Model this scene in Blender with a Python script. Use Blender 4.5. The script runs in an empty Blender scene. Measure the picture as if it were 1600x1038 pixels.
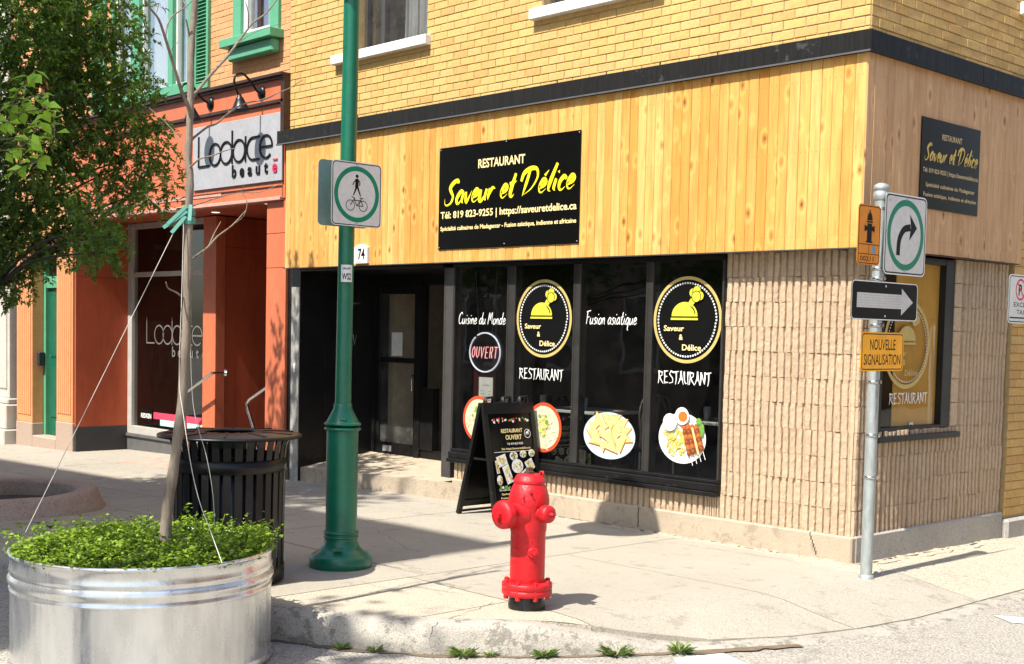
import bpy, math, random
import numpy as np
from mathutils import Vector, Matrix
R_ = random.Random(7)
S = bpy.context.scene
# ---------------------------------------------------------------- camera
CAMLOC = Vector((5.245, -8.565, 1.70)); YAW, PITCH, ROLL, F, CX, CY = 0.81, -0.058, 0.022, 2022.0, 800.0, 635.7
_f = Vector((-math.sin(YAW)*math.cos(PITCH), math.cos(YAW)*math.cos(PITCH), math.sin(PITCH)))
_r0 = Vector((math.cos(YAW), math.sin(YAW), 0)); _u0 = _r0.cross(_f)
_r = _r0*math.cos(ROLL) + _u0*math.sin(ROLL); _u = -_r0*math.sin(ROLL) + _u0*math.cos(ROLL)
cam = bpy.data.cameras.new('camera'); camo = bpy.data.objects.new('camera', cam)
S.collection.objects.link(camo); S.camera = camo
camo.matrix_world = Matrix(((_r.x, _u.x, -_f.x, CAMLOC.x), (_r.y, _u.y, -_f.y, CAMLOC.y), (_r.z, _u.z, -_f.z, CAMLOC.z), (0, 0, 0, 1)))
cam.sensor_width = 36; cam.lens = F*36/1600; cam.shift_y = (CY-519.0)/1600.0
cam.clip_start = 0.05; cam.clip_end = 500
# ---------------------------------------------------------------- sky, sun, exposure
EL, AZ = math.radians(56), math.radians(2.5)
w = bpy.data.worlds.new('World'); S.world = w; w.use_nodes = True
nt = w.node_tree; sky = nt.nodes.new('ShaderNodeTexSky'); sky.sky_type = 'NISHITA'; sky.sun_disc = False
sky.sun_elevation = EL; sky.sun_rotation = math.pi - AZ; sky.air_density = 1.0; sky.dust_density = 1.5
bg = nt.nodes['Background']; bg.inputs[1].default_value = 0.14
nt.links.new(sky.outputs[0], bg.inputs[0])
sd = Vector((-math.sin(AZ)*math.cos(EL), math.cos(AZ)*math.cos(EL), -math.sin(EL)))
sl = bpy.data.lights.new('sun', 'SUN'); sl.energy = 4.8; sl.angle = math.radians(0.53); sl.color = (1.0, 0.95, 0.86)
so = bpy.data.objects.new('sun', sl); S.collection.objects.link(so)
so.rotation_euler = sd.to_track_quat('-Z', 'Y').to_euler(); so.location = (0, -10, 20)
S.view_settings.view_transform = 'Standard'; S.view_settings.look = 'None'
S.view_settings.exposure = 0.93; S.view_settings.gamma = 1.0; S.view_settings.use_curve_mapping = False
S.render.engine = 'CYCLES'
S.cycles.max_bounces = 8; S.cycles.transparent_max_bounces = 16
# survey helpers: a line of sight met with a vertical plane, the ground, or a distance
def _ray(x, y): return _f + _r*((x-CX)/F) - _u*((y-CY)/F)
def A(x, y, Y=0.0): d = _ray(x, y); return CAMLOC + d*((Y-CAMLOC.y)/d.y)
def B(x, y, X=0.0): d = _ray(x, y); return CAMLOC + d*((X-CAMLOC.x)/d.x)
def G(x, y, Z=0.0): d = _ray(x, y); return CAMLOC + d*((Z-CAMLOC.z)/d.z)
def at(x, y, D): return CAMLOC + _ray(x, y)*D
# ---------------------------------------------------------------- materials
def _mat(name):
    m = bpy.data.materials.new(name); m.use_nodes = True
    return m, m.node_tree, m.node_tree.nodes['Principled BSDF']
def N(nt, t, **k):
    n = nt.nodes.new(t)
    for a, v in k.items(): setattr(n, a, v)
    return n
def lin(c): return tuple(c)+(1.0,)
def ramp(nt, src, stops):
    r = N(nt, 'ShaderNodeValToRGB'); e = r.color_ramp.elements
    e[0].position, e[0].color = stops[0][0], lin(stops[0][1]); e[1].position, e[1].color = stops[-1][0], lin(stops[-1][1])
    for p, c in stops[1:-1]:
        x = e.new(p); x.color = lin(c)
    nt.links.new(src, r.inputs[0]); return r.outputs[0]
def mixc(nt, fac, a, b, mode='MIX'):
    m = N(nt, 'ShaderNodeMix', data_type='RGBA', blend_type=mode)
    L = nt.links.new
    if isinstance(fac, float): m.inputs[0].default_value = fac
    else: L(fac, m.inputs[0])
    for i, v in ((6, a), (7, b)):
        if isinstance(v, tuple): m.inputs[i].default_value = lin(v)
        else: L(v, m.inputs[i])
    return m.outputs[2]
def pos(nt, scale=(1, 1, 1)):
    g = N(nt, 'ShaderNodeNewGeometry'); mp = N(nt, 'ShaderNodeMapping'); mp.inputs['Scale'].default_value = scale
    nt.links.new(g.outputs['Position'], mp.inputs[0]); return mp.outputs[0]
def opos(nt, scale=(1, 1, 1)):
    g = N(nt, 'ShaderNodeTexCoord'); mp = N(nt, 'ShaderNodeMapping'); mp.inputs['Scale'].default_value = scale
    nt.links.new(g.outputs['Object'], mp.inputs[0]); return mp.outputs[0]
def noise(nt, vec, scale, detail=4, rough=0.55, out=0):
    n = N(nt, 'ShaderNodeTexNoise'); n.inputs['Scale'].default_value = scale; n.inputs['Detail'].default_value = detail
    n.inputs['Roughness'].default_value = rough; nt.links.new(vec, n.inputs['Vector']); return n.outputs[out]
def bump(nt, h, strength, dist, nrm=None):
    b = N(nt, 'ShaderNodeBump'); b.inputs['Strength'].default_value = strength; b.inputs['Distance'].default_value = dist
    nt.links.new(h, b.inputs['Height'])
    if nrm is not None: nt.links.new(nrm, b.inputs['Normal'])
    return b.outputs[0]
def island(nt):
    return N(nt, 'ShaderNodeNewGeometry').outputs['Random Per Island']
def objrand(nt): return N(nt, 'ShaderNodeObjectInfo').outputs['Random']
_pl = {}
def plain(name, col, rough=0.5, metal=0.0, var=0.25, scale=8.0, bmp=0.0, bscale=60, spec=None, col2=None, obj=False, coat=0.0, stretch=(1, 1, 1)):
    """painted / weathered surface: base colour broken by two noises, faint relief"""
    m, nt, p = _mat(name); v = (opos if obj else pos)(nt, stretch)
    n1 = noise(nt, v, scale, 5, 0.6)
    dark = col2 or tuple(c*(1-var) for c in col)
    n2 = noise(nt, v, scale*6, 3)
    c = ramp(nt, n1, [(0.32, dark), (0.62, col)])
    c = mixc(nt, 0.25, c, ramp(nt, n2, [(0.35, tuple(x*0.7 for x in col)), (0.65, tuple(min(1, x*1.12) for x in col))]))
    nt.links.new(c, p.inputs['Base Color'])
    r = N(nt, 'ShaderNodeMapRange'); r.inputs[3].default_value = max(0.02, rough-0.1); r.inputs[4].default_value = min(1, rough+0.12)
    nt.links.new(n1, r.inputs[0]); nt.links.new(r.outputs[0], p.inputs['Roughness'])
    p.inputs['Metallic'].default_value = metal
    if spec is not None: p.inputs['Specular IOR Level'].default_value = spec
    if coat: p.inputs['Coat Weight'].default_value = coat; p.inputs['Coat Roughness'].default_value = 0.1
    if bmp: nt.links.new(bump(nt, noise(nt, v, bscale, 4), bmp, 0.01), p.inputs['Normal'])
    return m
def flat(name, col, rough=0.5, metal=0, spec=0.4):
    m, nt, p = _mat(name); p.inputs['Base Color'].default_value = lin(col); p.inputs['Roughness'].default_value = rough
    p.inputs['Metallic'].default_value = metal; p.inputs['Specular IOR Level'].default_value = spec
    v = pos(nt); n = noise(nt, v, 14, 4)
    nt.links.new(ramp(nt, n, [(0.3, tuple(c*0.85 for c in col)), (0.6, col)]), p.inputs['Base Color'])
    return m
def brick_mat(name, cols, grime=0.25, bs=0.35):
    m, nt, p = _mat(name); v = pos(nt)
    k = N(nt, 'ShaderNodeMath', operation='FRACT'); add = N(nt, 'ShaderNodeMath', operation='ADD')
    nt.links.new(island(nt), add.inputs[0]); nt.links.new(objrand(nt), add.inputs[1]); nt.links.new(add.outputs[0], k.inputs[0])
    n = len(cols); c = ramp(nt, k.outputs[0], [(i/(n-1), cols[i]) for i in range(n)])
    n1 = noise(nt, v, 30, 6, 0.65); c = mixc(nt, 0.35, c, ramp(nt, n1, [(0.3, tuple(x*0.55 for x in cols[0])), (0.7, tuple(min(1, x*1.15) for x in cols[1]))]))
    n2 = noise(nt, v, 1.3, 4); c = mixc(nt, ramp(nt, n2, [(0.45, (0, 0, 0)), (0.75, (grime, grime, grime))]), c, tuple(x*0.5 for x in cols[0]))
    n3 = noise(nt, v, 160, 2); c = mixc(nt, ramp(nt, n3, [(0.64, (0, 0, 0)), (0.7, (0.5, 0.5, 0.5))]), c, (0.12, 0.08, 0.05))
    nt.links.new(c, p.inputs['Base Color']); p.inputs['Roughness'].default_value = 0.85
    nt.links.new(bump(nt, noise(nt, v, 60 if bs > .9 else 90, 5, 0.75), bs, 0.014 if bs > .9 else 0.006), p.inputs['Normal'])
    return m
def wood_mat(name, cols, knots=True):
    m, nt, p = _mat(name)
    g = N(nt, 'ShaderNodeNewGeometry'); oi = objrand(nt)
    sc = N(nt, 'ShaderNodeVectorMath', operation='SCALE'); comb = N(nt, 'ShaderNodeCombineXYZ')
    for i in range(3): nt.links.new(oi, comb.inputs[i])
    nt.links.new(comb.outputs[0], sc.inputs[0]); sc.inputs['Scale'].default_value = 37.0
    ad = N(nt, 'ShaderNodeVectorMath', operation='ADD'); nt.links.new(g.outputs['Position'], ad.inputs[0]); nt.links.new(sc.outputs[0], ad.inputs[1])
    mp = N(nt, 'ShaderNodeMapping'); mp.inputs['Scale'].default_value = (9, 9, 0.9); nt.links.new(ad.outputs[0], mp.inputs[0])
    n1 = noise(nt, mp.outputs[0], 2.2, 6, 0.6)
    c = ramp(nt, oi, [(i/(len(cols)-1), cols[i]) for i in range(len(cols))])
    c = mixc(nt, ramp(nt, n1, [(0.42, (0, 0, 0)), (0.62, (0.55, 0.55, 0.55))]), c, tuple(x*f for x, f in zip(cols[0], (0.72, 0.55, 0.4))))
    mp2 = N(nt, 'ShaderNodeMapping'); mp2.inputs['Scale'].default_value = (60, 60, 1.6); nt.links.new(ad.outputs[0], mp2.inputs[0])
    fine = noise(nt, mp2.outputs[0], 2.0, 4)
    c = mixc(nt, 0.25, c, ramp(nt, fine, [(0.35, tuple(x*0.6 for x in cols[0])), (0.65, tuple(min(1, x*1.2) for x in cols[0]))]))
    mp3 = N(nt, 'ShaderNodeMapping'); mp3.inputs['Scale'].default_value = (6.5, 6.5, 3.6); nt.links.new(ad.outputs[0], mp3.inputs[0])
    vo = N(nt, 'ShaderNodeTexVoronoi'); vo.inputs['Scale'].default_value = 1.0; nt.links.new(mp3.outputs[0], vo.inputs['Vector'])
    kn = ramp(nt, vo.outputs['Distance'], [(0.05, (1, 1, 1)), (0.085, (0.55, 0.55, 0.55)), (0.19, (0, 0, 0))])
    c = mixc(nt, kn, c, (0.20, 0.075, 0.02))
    kh = ramp(nt, vo.outputs['Distance'], [(0.16, (0, 0, 0)), (0.24, (0.3, 0.3, 0.3)), (0.36, (0, 0, 0))])
    c = mixc(nt, kh, c, tuple(min(1, x*1.3) for x in cols[1]))
    nt.links.new(c, p.inputs['Base Color']); p.inputs['Roughness'].default_value = 0.5; p.inputs['Specular IOR Level'].default_value = 0.25
    nt.links.new(bump(nt, fine, 0.15, 0.002), p.inputs['Normal'])
    return m
def glass_mat(name, tint=(0.75, 0.78, 0.76), refl=0.9, dirt=0.02):
    m, nt, p = _mat(name); nt.nodes.remove(p); out = nt.nodes['Material Output']
    tr = N(nt, 'ShaderNodeBsdfTransparent'); tr.inputs[0].default_value = lin(tint)
    gl = N(nt, 'ShaderNodeBsdfGlossy'); gl.inputs['Roughness'].default_value = 0.015; gl.inputs[0].default_value = (1, 1, 1, 1)
    lw = N(nt, 'ShaderNodeLayerWeight'); lw.inputs[0].default_value = 0.5     # Facing = 1-|cos|
    pw = N(nt, 'ShaderNodeMath', operation='POWER'); pw.inputs[1].default_value = 5.0; nt.links.new(lw.outputs['Facing'], pw.inputs[0])
    fr = N(nt, 'ShaderNodeMath', operation='MULTIPLY_ADD'); fr.inputs[1].default_value = 0.92; fr.inputs[2].default_value = 0.065; nt.links.new(pw.outputs[0], fr.inputs[0])
    v = pos(nt); nt.links.new(bump(nt, noise(nt, v, 1.6, 2), 0.012, 0.2), gl.inputs['Normal'])
    mu = N(nt, 'ShaderNodeMath', operation='MULTIPLY'); mu.inputs[1].default_value = refl; mu.use_clamp = True
    nt.links.new(fr.outputs[0], mu.inputs[0])
    mx = N(nt, 'ShaderNodeMixShader'); nt.links.new(mu.outputs[0], mx.inputs[0]); nt.links.new(tr.outputs[0], mx.inputs[1]); nt.links.new(gl.outputs[0], mx.inputs[2])
    df = N(nt, 'ShaderNodeBsdfDiffuse'); df.inputs[0].default_value = (0.4, 0.4, 0.37, 1)
    mx2 = N(nt, 'ShaderNodeMixShader'); nt.links.new(ramp(nt, noise(nt, v, 6, 6, 0.7), [(0.4, (dirt*0.3,)*3), (0.75, (dirt*2,)*3)]), mx2.inputs[0])
    nt.links.new(mx.outputs[0], mx2.inputs[1]); nt.links.new(df.outputs[0], mx2.inputs[2])
    nt.links.new(mx2.outputs[0], out.inputs[0]); return m
def leaf_mat(name, c1, c2, trans=0.35, rough=0.5):
    m, nt, p = _mat(name); out = nt.nodes['Material Output']
    c = ramp(nt, island(nt), [(0.0, c1), (0.6, c2), (1.0, tuple(min(1, x*1.35) for x in c2))])
    nt.links.new(c, p.inputs['Base Color']); p.inputs['Roughness'].default_value = rough; p.inputs['Specular IOR Level'].default_value = 0.3
    tl = N(nt, 'ShaderNodeBsdfTranslucent'); nt.links.new(mixc(nt, 0.5, c, (0.25, 0.45, 0.03), 'MIX'), tl.inputs[0])
    mx = N(nt, 'ShaderNodeMixShader'); mx.inputs[0].default_value = trans
    nt.links.new(p.outputs[0], mx.inputs[1]); nt.links.new(tl.outputs[0], mx.inputs[2]); nt.links.new(mx.outputs[0], out.inputs[0])
    return m
def concrete_mat(name, c1, c2, spec_scale=180, stain=0.4, bs=0.5, agg=0.5):
    m, nt, p = _mat(name); v = pos(nt)
    big = noise(nt, v, 0.9, 6, 0.6); c = ramp(nt, big, [(0.3, c1), (0.7, c2)])
    mid = noise(nt, v, 9, 5, 0.7); c = mixc(nt, ramp(nt, mid, [(0.5, (0, 0, 0)), (0.75, (stain, stain, stain))]), c, tuple(x*0.6 for x in c1))
    fine = noise(nt, v, spec_scale, 3, 0.7)
    c = mixc(nt, agg, c, ramp(nt, fine, [(0.36, tuple(x*0.45 for x in c1)), (0.5, c2), (0.64, tuple(min(1, x*1.3) for x in c2))]))
    sp = noise(nt, v, spec_scale*0.45, 2); c = mixc(nt, ramp(nt, sp, [(0.68, (0, 0, 0)), (0.72, (0.6, 0.6, 0.6))]), c, (0.08, 0.07, 0.06))
    cr = noise(nt, v, 0.55, 5, 0.6, 0)
    nt.links.new(c, p.inputs['Base Color']); p.inputs['Roughness'].default_value = 0.9; p.inputs['Specular IOR Level'].default_value = 0.2
    b1 = bump(nt, fine, bs, 0.004); nt.links.new(bump(nt, mid, bs*0.6, 0.02, b1), p.inputs['Normal'])
    return m
M = {}
M['brick'] = brick_mat('yellow_brick', [(0.57, 0.355, 0.11), (0.62, 0.405, 0.14), (0.52, 0.285, 0.085), (0.60, 0.39, 0.155), (0.63, 0.42, 0.135), (0.55, 0.34, 0.115)], 0.10)
M['mortar'] = plain('mortar', (0.40, 0.30, 0.15), 0.95, var=0.3, scale=20, bmp=0.4)
M['obrick'] = brick_mat('orange_brick', [(0.62, 0.29, 0.12), (0.68, 0.35, 0.16), (0.58, 0.27, 0.11), (0.66, 0.34, 0.17)], 0.1)
M['omortar'] = plain('orange_mortar', (0.60, 0.31, 0.14), 0.95, var=0.2, scale=20)
M['pine'] = wood_mat('pine_boards', [(0.62, 0.325, 0.085), (0.69, 0.41, 0.125), (0.57, 0.26, 0.05), (0.67, 0.385, 0.11), (0.73, 0.48, 0.175), (0.56, 0.31, 0.08)])
M['pine2'] = wood_mat('shaded_pine_boards', [(0.56, 0.34, 0.17), (0.64, 0.41, 0.21), (0.50, 0.29, 0.14), (0.60, 0.38, 0.19)])  # the pine again, duller: shade of the side wall put into the colour
M['flash'] = plain('dark_metal_flashing', (0.012, 0.0115, 0.011), 0.5, 0.0, 0.3, 3, spec=0.15, col2=(0.024, 0.023, 0.022), stretch=(14, 14, 1))
M['block'] = brick_mat('split_block', [(0.54, 0.40, 0.265), (0.60, 0.455, 0.305), (0.52, 0.375, 0.245), (0.57, 0.42, 0.275)], 0.15, 1.0)
M['blockback'] = plain('block_mortar', (0.56, 0.42, 0.28), 0.95, var=0.3, scale=30, bmp=0.6)
M['found'] = concrete_mat('foundation_concrete', (0.36, 0.29, 0.21), (0.46, 0.385, 0.29), 120, 0.35, 0.6, 0.3)
M['walk'] = concrete_mat('sidewalk_concrete', (0.27, 0.245, 0.20), (0.375, 0.34, 0.278), 150, 0.35, 0.7, 0.55)
M['walk_agg'] = concrete_mat('sidewalk_worn', (0.32, 0.285, 0.22), (0.43, 0.385, 0.30), 95, 0.35, 0.9, 0.7)
M['kerb'] = concrete_mat('kerb_stone', (0.27, 0.245, 0.205), (0.40, 0.37, 0.315), 110, 0.5, 1.0, 0.4)
M['road'] = concrete_mat('worn_asphalt', (0.225, 0.21, 0.18), (0.33, 0.305, 0.262), 70, 0.35, 1.0, 0.85)
M['gap'] = flat('joint_dirt', (0.05, 0.045, 0.035), 0.95)
M['paint'] = plain('road_paint', (0.75, 0.73, 0.68), 0.7, var=0.3, scale=30)
M['black'] = plain('black_paint', (0.008, 0.008, 0.009), 0.35, var=0.3, scale=5, spec=0.35)
M['blackframe'] = plain('black_window_frame', (0.010, 0.0095, 0.0095), 0.4, var=0.3, scale=6, spec=0.3)
M['greyframe'] = plain('grey_aluminium', (0.08, 0.073, 0.068), 0.4, 0.2, var=0.3, scale=6)
M['mullion'] = plain('brownish_black_mullion', (0.036, 0.033, 0.030), 0.45, var=0.35, scale=7, spec=0.3)
M['greyframe2'] = flat('drip_edge_metal', (0.10, 0.10, 0.10), 0.4)
M['glass'] = glass_mat('shop_glass', (0.62, 0.63, 0.61), 1.0, 0.006)
M['glass2'] = glass_mat('upper_glass', (0.8, 0.82, 0.82), 3.5, 0.06)
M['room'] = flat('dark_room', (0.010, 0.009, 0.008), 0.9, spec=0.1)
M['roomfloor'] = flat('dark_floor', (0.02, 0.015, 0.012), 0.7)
M['white'] = plain('white_paint', (0.78, 0.77, 0.74), 0.5, var=0.12, scale=6)
M['stone'] = plain('white_sill', (0.74, 0.72, 0.68), 0.8, var=0.15, scale=8, bmp=0.2)
M['green'] = plain('lamp_green', (0.006, 0.14, 0.078), 0.30, var=0.2, scale=5, spec=0.55, bmp=0.05, bscale=120)
M['tgreen'] = plain('trim_green', (0.10, 0.36, 0.20), 0.5, var=0.15, scale=6)
M['dgreen'] = plain('door_green', (0.008, 0.12, 0.065), 0.4, var=0.25, scale=6)
M['orange'] = plain('orange_panel', (0.62, 0.165, 0.075), 0.5, var=0.25, scale=2.5, stretch=(1, 1, 0.35), spec=0.3)
M['peach'] = plain('peach_pilaster', (0.66, 0.30, 0.12), 0.6, var=0.15, scale=6)
M['rust'] = plain('shaded_orange_panel', (0.47, 0.095, 0.038), 0.55, var=0.35, scale=2.2, stretch=(1, 1, 0.3), spec=0.3)  # same paint as the orange panels, recess shade put into a darker copy
M['browntrim'] = plain('brown_trim', (0.045, 0.018, 0.012), 0.45, var=0.3, scale=6)
M['charcoal'] = plain('charcoal_panel', (0.035, 0.035, 0.038), 0.5, var=0.25, scale=4)
M['greyst'] = plain('grey_stone_paint', (0.55, 0.52, 0.45), 0.7, var=0.15, scale=5, bmp=0.2)
M['pinkstone'] = plain('granite_base', (0.42, 0.31, 0.24), 0.85, var=0.3, scale=40, bmp=0.3)
M['pinkbrick'] = brick_mat('pink_paver', [(0.46, 0.27, 0.21), (0.52, 0.33, 0.26), (0.42, 0.24, 0.19), (0.5, 0.35, 0.28)], 0.2)
M['steel'] = plain('brushed_steel', (0.62, 0.62, 0.60), 0.22, 1.0, var=0.15, scale=12)
M['red'] = plain('hydrant_red', (0.60, 0.010, 0.016), 0.42, var=0.28, scale=7, spec=0.4, bmp=0.4, bscale=55, obj=True)
M['rusty'] = plain('rusty_iron', (0.07, 0.035, 0.02), 0.8, var=0.4, scale=30, bmp=0.4, obj=True)
M['tar'] = plain('black_base_paint', (0.010, 0.010, 0.010), 0.28, var=0.4, scale=14, bmp=0.5, bscale=30)
M['signgrey'] = plain('sign_face_grey_white', (0.60, 0.59, 0.57), 0.35, var=0.06, scale=4)
M['signwhite'] = plain('sign_white', (0.66, 0.66, 0.64), 0.4, var=0.05, scale=4)
M['signback'] = plain('sign_back_aluminium', (0.30, 0.38, 0.36), 0.4, 0.35, var=0.1, scale=5)
M['signgreen'] = flat('sign_green', (0.0, 0.20, 0.11), 0.4)
M['signorange'] = flat('sign_orange', (0.70, 0.24, 0.012), 0.4)
M['signyellow'] = flat('sign_yellow_orange', (0.95, 0.42, 0.012), 0.4)
M['ink'] = flat('ink_black', (0.005, 0.005, 0.005), 0.45, spec=0.15)
M['board'] = flat('black_sign_board', (0.004, 0.004, 0.004), 0.25, spec=0.22)
M['cream'] = flat('cream_lettering', (0.88, 0.72, 0.33), 0.5)
M['yellowink'] = flat('yellow_lettering', (0.95, 0.80, 0.02), 0.5)
M['palewhite'] = flat('white_lettering', (0.8, 0.8, 0.76), 0.5)
M['gold'] = flat('gold_vinyl', (0.52, 0.40, 0.13), 0.5)
M['lemon'] = flat('lemon_vinyl', (0.60, 0.56, 0.05), 0.5)
M['vinylblack'] = flat('black_vinyl', (0.004, 0.004, 0.004), 0.5, spec=0.15)
M['signred'] = flat('sign_red', (0.6, 0.02, 0.03), 0.5)
M['blue'] = flat('sign_blue', (0.1, 0.3, 0.5), 0.4)
M['greytext'] = flat('grey_vinyl_lettering', (0.16, 0.15, 0.14), 0.5)
M['silver'] = plain('silver_sign_panel', (0.42, 0.42, 0.44), 0.45, 0.15, var=0.1, scale=5)
M['gutter'] = plain('gutter_dirt', (0.17, 0.125, 0.08), 0.95, var=0.5, scale=18, bmp=0.6)
M['bark'] = plain('grey_bark', (0.25, 0.20, 0.15), 0.9, var=0.6, scale=14, bmp=0.5, stretch=(2, 2, 0.4))
M['bark2'] = plain('dark_bark', (0.05, 0.04, 0.03), 0.9, var=0.4, scale=10, bmp=0.6)
M['teal'] = plain('teal_tie', (0.08, 0.27, 0.21), 0.5, var=0.1)
M['rope'] = plain('white_cord', (0.6, 0.57, 0.5), 0.8)
M['soil'] = plain('soil', (0.05, 0.035, 0.022), 0.95, var=0.5, scale=30, bmp=0.8)
M['leafdark'] = leaf_mat('crown_leaf', (0.03, 0.065, 0.013), (0.115, 0.19, 0.038), 0.38, 0.34)
M['leafbright'] = leaf_mat('young_leaf', (0.22, 0.40, 0.03), (0.42, 0.66, 0.08), 0.45)
M['leafcover'] = leaf_mat('clover_leaf', (0.035, 0.08, 0.006), (0.21, 0.31, 0.022), 0.3)
M['weed'] = leaf_mat('weed_leaf', (0.09, 0.13, 0.04), (0.20, 0.25, 0.09), 0.25)
M['post'] = plain('galvanised_post', (0.40, 0.44, 0.43), 0.5, 0.45, var=0.3, scale=22, bmp=0.15, stretch=(1, 1, 0.4))
M['curtain'] = plain('sheer_curtain', (0.42, 0.42, 0.42), 0.9, var=0.4, scale=5, stretch=(5, 1, 0.5))
M['ochre'] = plain('amber_reflection', (0.50, 0.27, 0.035), 0.85, var=0.25, scale=1.5)  # amber of a reflection in the side glass, put into a surface colour
M['redneon'] = None
def emit(name, col, st):
    m, nt, p = _mat(name); p.inputs['Base Color'].default_value = lin(col)
    p.inputs['Emission Color'].default_value = lin(col); p.inputs['Emission Strength'].default_value = st; return m
M['neonpink'] = emit('neon_pink', (1.0, 0.42, 0.42), 0.6)
M['neonwhite'] = emit('neon_white', (0.8, 0.8, 0.95), 0.35)
M['spot'] = emit('soffit_spot', (1.0, 0.85, 0.7), 0.9)
# galvanised stock tank
def tank_mat():
    m, nt, p = _mat('galvanised_tank'); v = opos(nt, (1, 1, 0.25))
    n1 = noise(nt, v, 9, 5, 0.6); vo = N(nt, 'ShaderNodeTexVoronoi'); vo.inputs['Scale'].default_value = 40; nt.links.new(opos(nt), vo.inputs[0])
    c = ramp(nt, n1, [(0.3, (0.60, 0.61, 0.61)), (0.65, (0.80, 0.81, 0.80))])
    nt.links.new(c, p.inputs['Base Color'])
    p.inputs['Metallic'].default_value = 0.85
    nt.links.new(ramp(nt, n1, [(0.3, (0.20,)*3), (0.7, (0.36,)*3)]), p.inputs['Roughness'])
    nt.links.new(bump(nt, noise(nt, v, 5, 3), 0.25, 0.02), p.inputs['Normal']); return m
M['tank'] = tank_mat()
def worn(m, chipcol, thr=0.66, sc=26, amt=0.8, obj=False):
    # chips and scuffs where the paint has gone
    nt = m.node_tree; p = nt.nodes['Principled BSDF']; src = p.inputs['Base Color'].links[0].from_socket
    v = (opos if obj else pos)(nt); n_ = noise(nt, v, sc, 6, 0.75); n2 = noise(nt, v, 3.0, 3)
    mu = N(nt, 'ShaderNodeMath', operation='ADD'); nt.links.new(n_, mu.inputs[0]); mm = N(nt, 'ShaderNodeMath', operation='MULTIPLY'); mm.inputs[1].default_value = 0.35; nt.links.new(n2, mm.inputs[0]); nt.links.new(mm.outputs[0], mu.inputs[1])
    f = ramp(nt, mu.outputs[0], [(thr+.14, (0, 0, 0)), (thr+.175, (amt,)*3)]); c = mixc(nt, f, src, chipcol); nt.links.new(c, p.inputs['Base Color'])
worn(M['red'], (0.16, 0.03, 0.02), 0.69, 30, 0.7, True); worn(M['green'], (0.25, 0.30, 0.27), 0.71, 34, 0.5)
worn(M['black'], (0.05, 0.045, 0.04), 0.66, 18, 0.5); worn(M['blackframe'], (0.06, 0.055, 0.05), 0.67, 18, 0.5); worn(M['found'], (0.20, 0.16, 0.12), 0.60, 8, 0.4); worn(M['orange'], (0.40, 0.12, 0.06), 0.60, 7, 0.35); worn(M['flash'], (0.10, 0.10, 0.10), 0.66, 14, 0.4)
worn(M['walk'], (0.16, 0.135, 0.11), 0.62, 5, 0.35); worn(M['walk_agg'], (0.18, 0.15, 0.12), 0.63, 7, 0.3); worn(M['road'], (0.12, 0.11, 0.095), 0.62, 4, 0.3); worn(M['kerb'], (0.13, 0.115, 0.095), 0.58, 9, 0.6)
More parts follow.
